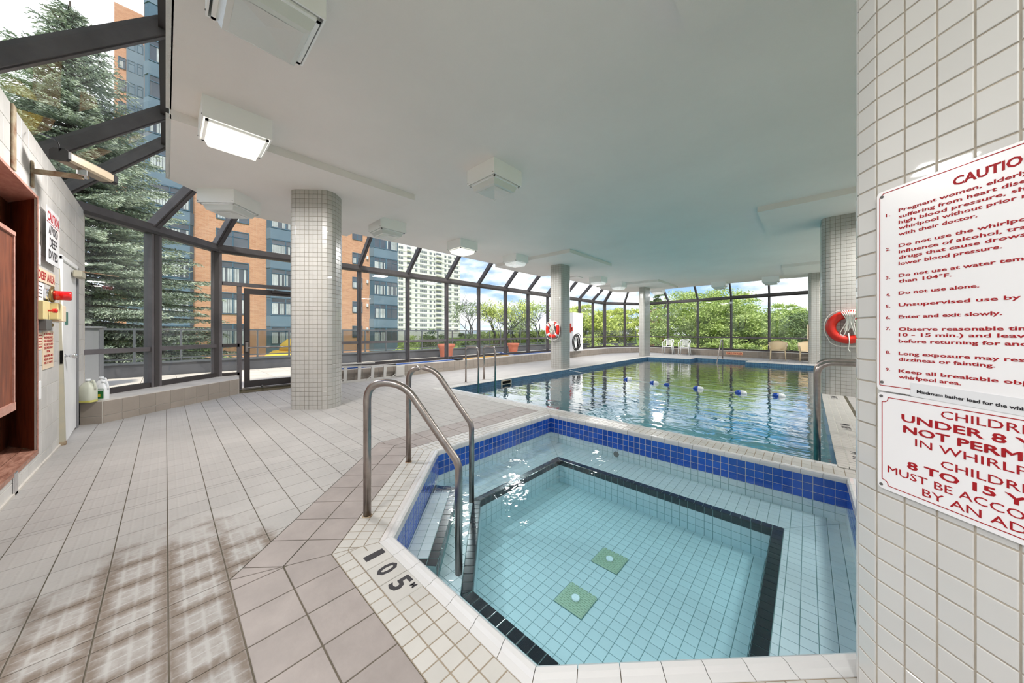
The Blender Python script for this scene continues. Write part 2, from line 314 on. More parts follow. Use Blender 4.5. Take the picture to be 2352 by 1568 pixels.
# ================================================================== mesh builder
class MB:
    def __init__(s): s.v = []; s.f = []; s.mi = []; s.m = 0
    def add(s, vs, fs):
        n = len(s.v); s.v += [tuple(p) for p in vs]
        s.f += [tuple(i+n for i in f) for f in fs]; s.mi += [s.m]*len(fs)
        return s
    def box(s, x0, x1, y0, y1, z0, z1, T=None):
        vs = [Vector(p) for p in ((x0,y0,z0),(x1,y0,z0),(x1,y1,z0),(x0,y1,z0),(x0,y0,z1),(x1,y0,z1),(x1,y1,z1),(x0,y1,z1))]
        if T is not None: vs = [T @ p for p in vs]
        return s.add(vs, ((0,3,2,1),(4,5,6,7),(0,1,5,4),(1,2,6,5),(2,3,7,6),(3,0,4,7)))
    def bbox(s, x0, x1, y0, y1, z0, z1, b=.004, T=None):
        # box with chamfered vertical edges and rims
        def ring(z, i):
            return [(x0+i+b, y0+i, z),(x1-i-b, y0+i, z),(x1-i, y0+i+b, z),(x1-i, y1-i-b, z),(x1-i-b, y1-i, z),(x0+i+b, y1-i, z),(x0+i, y1-i-b, z),(x0+i, y0+i+b, z)]
        rs = [ring(z0, b), ring(z0+b, 0), ring(z1-b, 0), ring(z1, b)]
        vs = [Vector(p) for r in rs for p in r]
        if T is not None: vs = [T @ p for p in vs]
        fs = [tuple(reversed(range(8))), tuple(range(24, 32))]
        for k in range(3):
            for i in range(8):
                j = (i+1) % 8; fs.append((k*8+i, k*8+j, k*8+8+j, k*8+8+i))
        return s.add(vs, fs)
    def prism(s, poly, z0, z1, T=None, top=True, bot=True):
        n = len(poly); vs = [Vector((p[0], p[1], z0)) for p in poly]+[Vector((p[0], p[1], z1)) for p in poly]
        if T is not None: vs = [T @ p for p in vs]
        fs = [(i, (i+1) % n, n+(i+1) % n, n+i) for i in range(n)]
        if top: fs.append(tuple(range(n, 2*n)))
        if bot: fs.append(tuple(reversed(range(n))))
        return s.add(vs, fs)
    def beam(s, a, b, w, h, up=(0, 0, 1)):
        # rectangular bar from a to b: w across, h along the up side
        a = Vector(a); b = Vector(b); d = (b-a).normalized(); u = Vector(up)
        x = d.cross(u)
        if x.length < 1e-4: x = d.cross(Vector((1, 0, 0)))
        x.normalize(); y = x.cross(d).normalized()
        vs = []
        for p in (a, b):
            for sx, sy in ((-1,-1),(1,-1),(1,1),(-1,1)): vs.append(p+x*(sx*w/2)+y*(sy*h/2))
        return s.add(vs, ((0,3,2,1),(4,5,6,7),(0,1,5,4),(1,2,6,5),(2,3,7,6),(3,0,4,7)))
    def tube(s, pts, r, n=12, cap=True):
        pts = [Vector(p) for p in pts]; m = len(pts)
        rs = r if isinstance(r, (list, tuple)) else [r]*m
        d0 = (pts[1]-pts[0]).normalized(); u = d0.cross(Vector((0, 0, 1)))
        if u.length < 1e-3: u = d0.cross(Vector((1, 0, 0)))
        u.normalize(); vs = []
        for i in range(m):
            if i == 0: d = pts[1]-pts[0]
            elif i == m-1: d = pts[-1]-pts[-2]
            else: d = (pts[i+1]-pts[i]).normalized()+(pts[i]-pts[i-1]).normalized()
            d.normalize(); u = (u-d*u.dot(d)).normalized(); v = d.cross(u)
            for k in range(n):
                a = 2*math.pi*k/n; vs.append(pts[i]+(u*math.cos(a)+v*math.sin(a))*rs[i])
        fs = [(i*n+k, i*n+(k+1) % n, (i+1)*n+(k+1) % n, (i+1)*n+k) for i in range(m-1) for k in range(n)]
        if cap: fs += [tuple(reversed(range(n))), tuple(range((m-1)*n, m*n))]
        return s.add(vs, fs)
    def lathe(s, prof, c, n=24, T=None):
        c = Vector(c); vs = []
        for r, z in prof:
            for k in range(n):
                a = 2*math.pi*k/n; p = Vector((r*math.cos(a), r*math.sin(a), z))
                vs.append((T @ p if T is not None else p)+c)
        m = len(prof)
        fs = [(i*n+k, i*n+(k+1) % n, (i+1)*n+(k+1) % n, (i+1)*n+k) for i in range(m-1) for k in range(n)]
        fs += [tuple(reversed(range(n))), tuple(range((m-1)*n, m*n))]
        return s.add(vs, fs)
    def mesh(s, name, mats, smooth=False):
        me = bpy.data.meshes.new(name); me.from_pydata([tuple(v) for v in s.v], [], s.f)
        for m in (mats if isinstance(mats, (list, tuple)) else [mats]): me.materials.append(m)
        if isinstance(mats, (list, tuple)): me.polygons.foreach_set('material_index', s.mi)
        if smooth:
            me.polygons.foreach_set('use_smooth', [len(f) <= 4 for f in s.f])
        me.update(); return me
    def obj(s, name, mats, parent=None, smooth=False, **k):
        o = bpy.data.objects.new(name, s.mesh(name, mats, smooth)); COL.objects.link(o)
        if parent is not None: o.parent = parent
        for a, b in k.items(): o[a] = b
        return o

def thing(name, label=None, cat=None, group=None, loc=(0, 0, 0), rz=0, kind=None):
    o = bpy.data.objects.new(name, None); COL.objects.link(o); o.location = loc; o.rotation_euler = (0, 0, rz)
    o.empty_display_size = .1
    if label: o['label'] = label
    if cat: o['category'] = cat
    if group: o['group'] = group
    if kind: o['kind'] = kind
    return o
def tag(o, label, cat, group=None):
    o['label'] = label; o['category'] = cat
    if group: o['group'] = group
    return o
def structure(name): return thing(name, kind='structure')
def dup(o, parent=None, loc=None, rz=None, label=None):
    c = o.copy(); COL.objects.link(c); c.parent = parent
    if loc is not None: c.location = loc
    if rz is not None: c.rotation_euler = (0, 0, rz)
    if label: c['label'] = label
    for ch in list(o.children): dup(ch, c)
    return c
def setloc(root, loc): root.location = loc; return root

# ------------------------------------------------------------------ tiles
def clip(poly, a, b):
    # keep the part of poly left of the directed line a->b
    out = []; n = len(poly)
    def side(p): return (b[0]-a[0])*(p[1]-a[1])-(b[1]-a[1])*(p[0]-a[0])
    for i in range(n):
        p, q = poly[i], poly[(i+1) % n]; sp, sq = side(p), side(q)
        if sp >= -1e-9: out.append(p)
        if (sp > 1e-9 and sq < -1e-9) or (sp < -1e-9 and sq > 1e-9):
            t = sp/(sp-sq); out.append((p[0]+(q[0]-p[0])*t, p[1]+(q[1]-p[1])*t))
    return out
def area(p): return .5*sum(p[i][0]*p[(i+1) % len(p)][1]-p[(i+1) % len(p)][0]*p[i][1] for i in range(len(p)))
def inset(poly, g):
    n = len(poly); out = poly
    for i in range(n):
        a, b = poly[i], poly[(i+1) % n]; dx, dy = b[0]-a[0], b[1]-a[1]; l = math.hypot(dx, dy)
        if l < 1e-6: continue
        nx, ny = -dy/l*g, dx/l*g
        out = clip(out, (a[0]+nx, a[1]+ny), (b[0]+nx, b[1]+ny))
        if len(out) < 3: return []
    # drop doubles
    res = []
    for p in out:
        if not res or math.hypot(p[0]-res[-1][0], p[1]-res[-1][1]) > 1e-5: res.append(p)
    if len(res) > 2 and math.hypot(res[0][0]-res[-1][0], res[0][1]-res[-1][1]) < 1e-5: res.pop()
    return res if len(res) > 2 else []
CAMD = Vector((-math.sin(AYAW), math.cos(AYAW), 0)); CAMR = Vector((math.cos(AYAW), math.sin(AYAW), 0)); CAMP = Vector((0, 0, 1.22))
def view_size(p, ar):
    q = p-CAMP; d = q.dot(CAMD)
    if d < .05: return -1/ (q.length+.1)
    u = q.dot(CAMR)/d; v = (q.z)/d
    if abs(u) > 1.72 or v > 1.13 or v < -1.17: return -q.length
    return ar/(d*d)
class Tiles:
    cache = {}
    def __init__(s): s.e = []
    def put(s, T, poly, m, bev=.0016, th=.004, bias=1):
        ar = area(poly)
        if ar < 2e-5: return
        cx = sum(p[0] for p in poly)/len(poly); cy = sum(p[1] for p in poly)/len(poly)
        loc = [(round(p[0]-cx, 4), round(p[1]-cy, 4)) for p in poly]
        # canonical start so equal tiles share a mesh
        i0 = min(range(len(loc)), key=lambda i: (loc[i][0]+loc[i][1], loc[i][0])); loc = loc[i0:]+loc[:i0]
        W = T @ Matrix.Translation((cx, cy, 0)); nrm = (W.to_3x3() @ Vector((0, 0, 1))).normalized()
        q = (W.translation-CAMP); c = max(.05, -nrm.dot(q.normalized())) if q.length > 0 else 1
        s.e.append((view_size(W.translation, ar*c*bias), W, tuple(loc), m, bev, th))
    def rect(s, T, cx, cy, w, h, m, g=.002, **k):
        s.put(T, [(cx-w/2+g, cy-h/2+g), (cx+w/2-g, cy-h/2+g), (cx+w/2-g, cy+h/2-g), (cx-w/2+g, cy+h/2-g)], m, **k)
    def grid(s, T, poly, pu, pv, ou, ov, m, g=.0025, ang=0, skip=None, **k):
        # poly is convex, counter-clockwise, in the plane of T
        ca, sa = math.cos(ang), math.sin(ang)
        R = [(p[0]*ca+p[1]*sa, -p[0]*sa+p[1]*ca) for p in poly]
        T2 = T @ Matrix.Rotation(ang, 4, 'Z')
        x0, x1 = min(p[0] for p in R), max(p[0] for p in R); y0, y1 = min(p[1] for p in R), max(p[1] for p in R)
        for i in range(math.floor((x0-ou)/pu), math.ceil((x1-ou)/pu)):
            for j in range(math.floor((y0-ov)/pv), math.ceil((y1-ov)/pv)):
                a, b = ou+i*pu, ov+j*pv; q = [(a, b), (a+pu, b), (a+pu, b+pv), (a, b+pv)]
                for e in range(len(R)):
                    q = clip(q, R[e], R[(e+1) % len(R)])
                    if len(q) < 3: break
                if len(q) < 3 or area(q) < .03*pu*pv: continue
                q = inset(q, g)
                if len(q) < 3: continue
                if skip and skip(sum(p[0] for p in q)/len(q), sum(p[1] for p in q)/len(q)): continue
                s.put(T2, q, m, **k)
    @staticmethod
    def geom(loc, bev, th):
        n = len(loc); ins = inset(list(loc), bev)
        if len(ins) != n: ins = [(p[0]*.94, p[1]*.94) for p in loc]
        else:
            # order inset points like loc
            i0 = min(range(n), key=lambda i: (ins[i][0]-loc[0][0])**2+(ins[i][1]-loc[0][1])**2); ins = ins[i0:]+ins[:i0]
        vs = [(p[0], p[1], 0) for p in loc]+[(p[0], p[1], th-bev*.8) for p in loc]+[(p[0], p[1], th) for p in ins]
        fs = [(i, (i+1) % n, n+(i+1) % n, n+i) for i in range(n)]+[(n+i, n+(i+1) % n, 2*n+(i+1) % n, 2*n+i) for i in range(n)]+[tuple(range(2*n, 3*n))]
        return vs, fs
    def emit(s, parent, name='tile', limit=300):
        s.e.sort(key=lambda t: -t[0])
        for sz, W, loc, m, bev, th in s.e[:limit]:
            key = (loc, m.name, bev, th)
            me = Tiles.cache.get(key)
            if me is None:
                vs, fs = Tiles.geom(loc, bev, th); me = bpy.data.meshes.new(name); me.from_pydata(vs, [], fs); me.materials.append(m); Tiles.cache[key] = me
            o = bpy.data.objects.new(name, me); COL.objects.link(o); o.parent = parent; o.matrix_basis = W
        rest = s.e[limit:]
        if rest:
            V = []; F = []; I = []; mats = []
            for sz, W, loc, m, bev, th in rest:
                vs, fs = Tiles.geom(loc, bev, th); n = len(V); A = np.array(W)
                vv = np.array(vs) @ A[:3, :3].T + A[:3, 3]
                V += vv.tolist(); F += [tuple(i+n for i in f) for f in fs]
                if m not in mats: mats.append(m)
                I += [mats.index(m)]*len(fs)
            me = bpy.data.meshes.new(name); me.from_pydata(V, [], F)
            for m in mats: me.materials.append(m)
            me.polygons.foreach_set('material_index', I); me.update()
            o = bpy.data.objects.new(name, me); COL.objects.link(o); o.parent = parent; o['kind'] = 'stuff'
def rectp(x0, x1, y0, y1): return [(x0, y0), (x1, y0), (x1, y1), (x0, y1)]
def plane(o, x, n):
    o = Vector(o); x = Vector(x).normalized(); n = Vector(n).normalized(); y = n.cross(x)
    return Matrix(((x.x, y.x, n.x, o.x), (x.y, y.y, n.y, o.y), (x.z, y.z, n.z, o.z), (0, 0, 0, 1)))
I4 = Matrix.Identity(4)

# ------------------------------------------------------------------ lettering
DG = None
def text(s, parent, T, h, x, y, m, width=None, bold=0, align='LEFT', name='lettering', ex=.0004):
    """flat lettering: cap height h, starting (or centred) at x,y in the plane of T"""
    c = bpy.data.curves.new('t', 'FONT'); c.body = s; c.size = h/.70; c.offset = bold*h; c.extrude = ex; c.resolution_u = 2
    o = bpy.data.objects.new('t', c); COL.objects.link(o)
    bpy.context.view_layer.update()
    me = bpy.data.meshes.new_from_object(o.evaluated_get(bpy.context.evaluated_depsgraph_get()))
    bpy.data.objects.remove(o); bpy.data.curves.remove(c)
    n = len(me.vertices); a = np.zeros(n*3); me.vertices.foreach_get('co', a); a = a.reshape(-1, 3)
    x0, x1 = a[:, 0].min(), a[:, 0].max(); a[:, 0] -= x0
    if width: a[:, 0] *= width/(x1-x0)
    W = a[:, 0].max()
    if align == 'CENTER': a[:, 0] -= W/2
    a[:, 0] += x; a[:, 1] += y; a[:, 2] += ex
    me.vertices.foreach_set('co', a.ravel()); me.name = name; me.materials.clear(); me.materials.append(m); me.update()
    o = bpy.data.objects.new(name, me); COL.objects.link(o); o.parent = parent; o.matrix_basis = T
    return o

ZD, ZC = 3.45, 3.55
P2 = .203; PS = .07
# ================================================================== FLOOR
floor = structure('floor')
WX0, WX1, WY0, WY1, CH = -2.75, .237, .917, 3.81, .96          # whirlpool water-side outline
C5, C6, C4, C3 = (WX0+CH, WY0), (WX0, WY0+CH), (WX1-CH, WY0), (WX1, WY0+CH)
RW = .30
def off_oct(r):
    k = r*(math.sqrt(2)-1)
    return [(C5[0]-k, WY0-r), (C4[0]+k, WY0-r), (WX1+r, C3[1]-k), (WX1+r, WY1+r), (WX0-r, WY1+r), (WX0-r, C6[1]-k)]
OUT = off_oct(RW)
PX0, PX1, PY0, PY1 = -5.72, .20, 4.18, 15.9
t = Tiles(); bt = Tiles()
dk = M['deck']
ox, oy = -1.99, .211
YB = OUT[0][1]                                # .617
# border band around the front of the whirlpool
BW = 2*P2
bx = OUT[0][0]; by = YB
q0 = (bx-BW*(math.sqrt(2)-1), by-BW)                    # mitre of the border band
r0 = (OUT[5][0]-BW, OUT[5][1]-BW*(math.sqrt(2)-1))
# front band: between y=by-BW and by
bt.grid(I4, [q0, (OUT[1][0]+.3, by-BW), (OUT[1][0], by), (bx, by)], P2, P2, ox, by-BW, M['border'], g=.003)
# diagonal band
bt.grid(I4, [q0, (bx, by), OUT[5], r0], P2*1.05, P2, 0, ((bx+by)/math.sqrt(2))-BW, M['border'], g=.003, ang=math.radians(-45)+math.pi/2*0)
# left band
bt.grid(I4, [r0, OUT[5], (OUT[5][0], 3.9), (r0[0], 3.9)], P2, P2, r0[0], .2, M['border'], g=.003)
# deck proper
for poly in (
    rectp(-8.22, PX0-.22, -.77, 17.24),
    [(-8.22, 17.24), (PX0-.22, 17.24), (PX0-.22, 19.3), (-7.0, 19.5)],
    [(PX0-.22, 16.1), (-3.85, 16.1), (-3.85, 19.03), (PX0-.22, 19.34)],
    [(-3.85, 17.1), (-1.85, 17.1), (-1.85, 18.73), (-3.85, 19.03)],
    [(-1.85, 16.1), (2.6, 16.1), (2.6, 18.06), (-1.85, 18.73)],
    rectp(PX0-.22, r0[0], -.77, 3.9),
    [(r0[0], -.77), (q0[0], -.77), q0, r0],
    rectp(q0[0], 2.6, -4, by-BW),
    rectp(WX1+RW+.0, 2.6, by-BW, 16.1),
):
    t.grid(I4, poly, P2, P2, ox, oy, dk, g=.0022)
t.e = [e for e in t.e if not (-.2 < e[1].translation.y-0 and False)]
t.emit(floor, 'tile', 300); bt.emit(floor, 'border_tile', 300)
# screed below the tiles (with the two basins left open)
sc = MB()
for p in (rectp(-8.3, PX0-.02, -1, 20), rectp(PX0-.02, 2.7, 17.0, 20), rectp(PX0-.02, -3.85, 15.92, 17.0), rectp(-1.85, 2.7, 15.92, 17.0),
          rectp(PX0-.02, WX0-.05, -1, 4.14), rectp(WX0-.05, 2.7, -4, WY0-.05), rectp(WX1+.05, 2.7, WY0-.05, 16.0)):
    sc.prism(p, -.12, 0)
sc.prism([(WX0-.05, WY0-.05), (C5[0]-.02, WY0-.05), (WX0-.05, C6[1]-.02)], -.12, 0)
sc.prism([(C4[0]+.02, WY0-.05), (WX1+.05, WY0-.05), (WX1+.05, C3[1]-.02)], -.12, 0)
sc.obj('screed', M['grout_dark'], floor)
t = MB(); t.lathe([(.045, .0045), (.05, .006), (.02, .0065)], (-5.75+.2-.75, 6.1, 0), 16); t.obj('floor_drain', M['greybox'], floor)

# ================================================================== WHIRLPOOL
ZW = -.14; ZB = -.36; ZF = -.62
whirl = thing('whirlpool', 'tiled whirlpool basin with cobalt waterline tiles and black bench edge, in the foreground', 'hot tub')
INN = [C5, C4, C3, (WX1, WY1), (WX0, WY1), C6]
ct = Tiles(); bn = MB(); n = 6
def edge_frame(a, b, z=0):
    return plane((a[0], a[1], z), (b[0]-a[0], b[1]-a[1], 0), (0, 0, 1))
bulls = []
marker_zone = (-1.80, -1.35)
for i in range(n):
    a, b = INN[i], INN[(i+1) % n]; A, B = OUT[i], OUT[(i+1) % n]
    T = edge_frame(a, b); Li = T.inverted()
    l = lambda p: tuple((Li @ Vector((p[0], p[1], 0))).xy)
    wr = RW
    if i == 3:   # shared wall with the pool: narrower
        wr = PY0-WY1-.075
        A = (A[0], WY1+wr); B = (B[0], WY1+wr)
    a0, b0, A0, B0 = l(a), l(b), l(A), l(B)
    # inner line of the tile field: .08 away from the water edge
    f = .08/ (wr if wr else RW)
    lerp = lambda p, q, s_: (p[0]+(q[0]-p[0])*s_, p[1]+(q[1]-p[1])*s_)
    a1, b1 = lerp(a0, A0, f), lerp(b0, B0, f)
    poly = [A0, B0, b1, a1]
    if area(poly) < 0: poly.reverse()
    ln = math.hypot(b[0]-a[0], b[1]-a[1])
    pu = ln/round(ln/PS)
    pv = (wr-.08)/max(1, round((wr-.08)/.0733)) if i != 3 else (wr-.08)/2
    skip = None
    if i == 0:
        sx0, sx1 = marker_zone[0]-a[0], marker_zone[1]-a[0]
        skip = lambda x, y: sx0 < x < sx1 and -.228 < y < -.08
    ct.grid(T, poly, pu, pv, 0, -wr, M['coping'], g=.0028, skip=skip)
    # bullnose tiles: one raised rounded lip per .14 m
    k = round(ln/.145); prof = [(-.08, 0), (-.078, .004), (-.05, .008), (-.035, .017), (-.015, .018), (-.003, .010), (0, -.006), (0, -.03), (-.02, -.032)]
    for j in range(k):
        s0, s1 = j/k, (j+1)/k; vs = []
        for s_ in (s0, s1):
            for (y, z) in prof:
                p = lerp(lerp(a0, b0, s_), lerp(A0, B0, s_), -y/(wr)); gg = .0016*(1 if s_ == s0 else -1)
                vs.append(T @ Vector((p[0]+gg, p[1], z)))
        m_ = len(prof)
        fs = [(q, q+1, m_+q+1, m_+q) for q in range(m_-1)]+[tuple(range(m_)), tuple(reversed(range(m_, 2*m_)))]
        fs = [tuple(reversed(f_)) for f_ in fs]
        mb = MB(); mb.add(vs, fs); bulls.append(mb)
ct.emit(whirl, 'coping_tile', 300)
for mb in bulls: mb.obj('bullnose_tile', M['bullnose'], whirl)
# coping bed
cb_ = MB()
for i in range(n):
    a, b = INN[i], INN[(i+1) % n]; A, B = OUT[i], OUT[(i+1) % n]
    if i == 3: A = (A[0], PY0-.06); B = (B[0], PY0-.06)
    fq = .012/RW; a, b = (a[0]+(A[0]-a[0])*fq, a[1]+(A[1]-a[1])*fq), (b[0]+(B[0]-b[0])*fq, b[1]+(B[1]-b[1])*fq)
    cb_.prism([A, B, b, a] if area([A, B, b, a]) > 0 else [a, b, B, A], -.03, .0018)
cb_.obj('coping_bed', M['grout_tan'], whirl)
# depth marker tiles
for k, s_ in enumerate('105'):
    x = -1.795+k*.1475
    o = MB().bbox(x+.002, x+.1455, .692, .836, .001, .0075, .002).obj('depth_marker_tile', M['coping'], whirl)
    if k == 0: o['label'] = 'white depth marker tile printed with the figure 1'
    if k == 1: o['label'] = 'white depth marker tile printed with the figure 0'
    if k == 2: o['label'] = 'white depth marker tile printed with the figure 5 and a small M'
    T = Matrix.Translation((0, 0, .0076))
    text(s_, o, T, .100, x+(.066 if k < 2 else .055), .722, M['blackp'], bold=.035, align='CENTER', width=.044 if s_ == '1' else .062)
    if k == 2: text('M', o, T, .028, x+.112, .793, M['blackp'], bold=.04, align='CENTER', width=.026)
# basin: waterline tiles
wt = Tiles(); wf = Tiles(); blk = Tiles(); sh = MB()
IN_B = [(-2.25, 3.30), (-2.25, 2.00), (-1.50, 1.27), (-.80, 1.27), (-.21, 1.88), (-.21, 3.30)]   # pit outline, counter-clockwise
def wall_tiles(a, b, z0, z1, tl, m, g=.002, rows=None, pitch=.0686):
    ln = math.hypot(b[0]-a[0], b[1]-a[1]); nrm = (-(b[1]-a[1]), b[0]-a[0], 0)   # normal to the left of a->b
    T = plane((a[0], a[1], z0), (b[0]-a[0], b[1]-a[1], 0), nrm)
    h = z1-z0; pv = h/max(1, round(h/pitch)); pu = ln/round(ln/pitch)
    # y axis = n x x : check it points up
    if (T.to_3x3() @ Vector((0, 1, 0))).z < 0:
        T = plane((b[0], b[1], z0), (a[0]-b[0], a[1]-b[1], 0), nrm)
    tl.grid(T, rectp(0, ln, 0, h), pu, pv, 0, 0, m, g=g, th=.003)
for i in range(n):
    a, b = INN[i], INN[(i+1) % n]
    wall_tiles(a, b, -.03-.0686*3, -.03, wt, M['blue'])
    wall_tiles(a, b, ZB, -.03-.0686*3, wf, M['basin'])
    sh.add([(a[0], a[1], ZB), (b[0], b[1], ZB), (b[0], b[1], -.03), (a[0], a[1], -.03)], ((0, 1, 2, 3),))
wt.emit(whirl, 'waterline_tile', 300)
m_ = len(IN_B)
for i in range(m_):
    a, b = IN_B[(i+1) % m_], IN_B[i]      # reversed: normal faces the pit
    sh.add([(a[0], a[1], ZF), (b[0], b[1], ZF), (b[0], b[1], ZB-.001), (a[0], a[1], ZB-.001)], ((0, 1, 2, 3),))
    d_ = (IN_B[i], IN_B[(i+1) % m_])
# pit walls
cxp, cyp = -1.23, 2.3
for i in range(m_):
    a, b = IN_B[i], IN_B[(i+1) % m_]
    if ((-(b[1]-a[1]))*(cxp-a[0])+(b[0]-a[0])*(cyp-a[1])) < 0: a, b = b, a
    wall_tiles(a, b, ZF, ZB-.06, wf, M['basin'])
    wall_tiles(a, b, ZB-.06, ZB+.003, blk, M['black'])
# bench, black edge row, pit floor
def ccw(p): return p if area(p) > 0 else list(reversed(p))
IB = ccw(IN_B)
def offset(poly, d):
    res = []; k = len(poly)
    for i in range(k):
        p0, p1, p2 = poly[i-1], poly[i], poly[(i+1) % k]
        def nn(a, b):
            l_ = math.hypot(b[0]-a[0], b[1]-a[1]); return ((b[1]-a[1])/l_, -(b[0]-a[0])/l_)
        n1, n2 = nn(p0, p1), nn(p1, p2); bx_, by_ = n1[0]+n2[0], n1[1]+n2[1]; q = d/(1+n1[0]*n2[0]+n1[1]*n2[1])
        res.append((p1[0]+bx_*q, p1[1]+by_*q))
    return res
IO = offset(IB, .072)
for i in range(len(IB)):
    j = (i+1) % len(IB)
    T = edge_frame(IB[i], IB[j], ZB); Li = T.inverted(); l = lambda p: tuple((Li @ Vector((p[0], p[1], ZB))).xy)
    ln = math.hypot(IB[j][0]-IB[i][0], IB[j][1]-IB[i][1])
    blk.grid(T, ccw([l(IB[i]), l(IB[j]), l(IO[j]), l(IO[i])]), ln/round(ln/PS), .072, 0, -.072, M['black'], g=.002, th=.0035)
# bench regions around the pit (convex pieces between IO and INN)
def bench(poly): 
    wf.grid(Matrix.Translation((0, 0, ZB)), ccw(poly), .0735, .0735, WX0, WY0, M['basin'], g=.0016, th=.003)
O = {tuple(p): q for p, q in zip(IB, IO)}
pA, pB, pC, pD, pE, pF = [O[tuple(p)] for p in IN_B]     # (-2.25,3.3) (-2.25,2.0) (-1.5,1.27) (-.8,1.27) (-.21,1.88) (-.21,3.3)
bench([(WX0, WY1), (WX1, WY1), pF, pA])
bench([(WX0, WY1), pA, pB, (WX0, C6[1])])
bench([(WX0, C6[1]), pB, pC, C5])
bench([C5, pC, pD, C4])
bench([C4, pD, pE, C3])
bench([C3, pE, pF, (WX1, WY1)])
drains = [(WX0+21.5*.0735, WY0+13.5*.0735), (WX0+21.5*.0735, WY0+20.5*.0735)]
dsz = .1105
wf.grid(Matrix.Translation((0, 0, ZF)), IB, .0735, .0735, WX0, WY0, M['basin'], g=.0016, th=.003,
        skip=lambda x, y: any(abs(x-c[0]) < dsz and abs(y-c[1]) < dsz for c in drains))
wf.emit(whirl, 'basin_tile', 300); 
sh.prism(IB, ZF-.02, ZF-.0005)
sh.add([(*p, ZB-.0005) for p in [(WX0, WY1), (WX1, WY1), (-.21, 3.3), (-2.25, 3.3)]], ((3, 2, 1, 0),))
for q in ([(WX0, WY1), (-2.25, 3.3), (-2.25, 2.0), (WX0, C6[1])], [(WX0, C6[1]), (-2.25, 2.0), (-1.5, 1.27), C5], [C5, (-1.5, 1.27), (-.8, 1.27), C4], [C4, (-.8, 1.27), (-.21, 1.88), C3], [C3, (-.21, 1.88), (-.21, 3.3), (WX1, WY1)]):
    sh.add([(*p, ZB-.0005) for p in ccw(q)], (tuple(range(len(q))),))
sh.obj('basin_shell', M['basin_grout'], whirl)
gb = MB()
for i in range(n):
    a, b = INN[i], INN[(i+1) % n]; dd = Vector((b[0]-a[0], b[1]-a[1])).normalized(); nx_, ny_ = -dd.y*.0012, dd.x*.0012
    gb.prism(ccw([a, b, (b[0]+nx_, b[1]+ny_), (a[0]+nx_, a[1]+ny_)]), -.236, -.031)
gb.obj('waterline_grout', M['grout_light'], whirl)
# entry step on the chamfered side with black nosing
sz = -.235
step = [(-2.43, 2.03-.20), (-2.62, 1.75), (-1.88, 1.01), (-1.70, 1.14)]
st = MB(); sp_ = ccw([(-2.40, 1.86), (-2.60, 1.738), (-1.872, 1.0), (-1.69, 1.14)]); st.prism(sp_, ZB, sz); st.obj('entry_step', M['basin_grout'], whirl)
s_t = Tiles(); 
dirx = (-.71, .72, 0); T = plane((-1.69, 1.14, sz), dirx, (0, 0, 1)); Li = T.inverted()
lp = [tuple((Li @ Vector((p[0], p[1], sz))).xy) for p in sp_]
s_t.grid(T, ccw(lp), .0735, .0735, 0, .068, M['basin'], g=.0016, th=.003, skip=lambda x, y: y < .066 or x < .066 or x > .93)
blk.grid(T, ccw(lp), .07, .068, 0, 0, M['black'], g=.002, th=.003, skip=lambda x, y: y > .068 and .066 < x < .93)
T2 = plane((-1.69, 1.14, ZB), dirx, (.72, .71, 0))
if (T2.to_3x3() @ Vector((0, 1, 0))).z < 0: T2 = plane((-2.40, 1.86, ZB), (.71, -.72, 0), (.72, .71, 0))
blk.grid(T2, rectp(0, 1.01, sz-ZB-.065, sz-ZB), .07, .065, 0, sz-ZB-.065, M['black'], g=.002, th=.003)
s_t.emit(whirl, 'step_tile', 300); blk.emit(whirl, 'black_edge_tile', 300)
# drains and jet
for c in drains:
    d_ = MB(); s_ = dsz-.004
    d_.bbox(c[0]-s_, c[0]+s_, c[1]-s_, c[1]+s_, ZF, ZF+.008, .003)
    for k in range(13):
        y = c[1]-s_+.012+k*.0165
        for q in range(6):
            x = c[0]-s_+.012+q*.0345+(.012 if k % 2 else 0)
            d_.box(x, x+.022, y, y+.006, ZF+.008, ZF+.012)
    g_ = d_.obj('drain_grate', M['drain'], whirl)
    MB().lathe([(.028, 0), (.028, .016), (.02, .018), (.012, .018), (.010, .012)], (c[0], c[1], ZF+.006), 20).obj('drain_hub', M['float_white'], g_, True)
TJ = Matrix.Rotation(math.radians(90), 4, 'X')
MB().lathe([(.034, 0), (.034, .008), (.022, .012), (.018, .004)], (-1.75, WY1-.002, -.30), 18, TJ).obj('jet_nozzle', M['greybox'], whirl, True)
# water
def water(name, poly, z, depth, m, label, cat='water'):
    mb = MB(); mb.prism(ccw(poly), z-depth, z); o = mb.obj(name, m); tag(o, label, cat); return o
water('whirlpool_water', offset(ccw(INN), .004), ZW, .60, M['whirl_water'], 'clear pale turquoise water filling the whirlpool basin in the foreground')

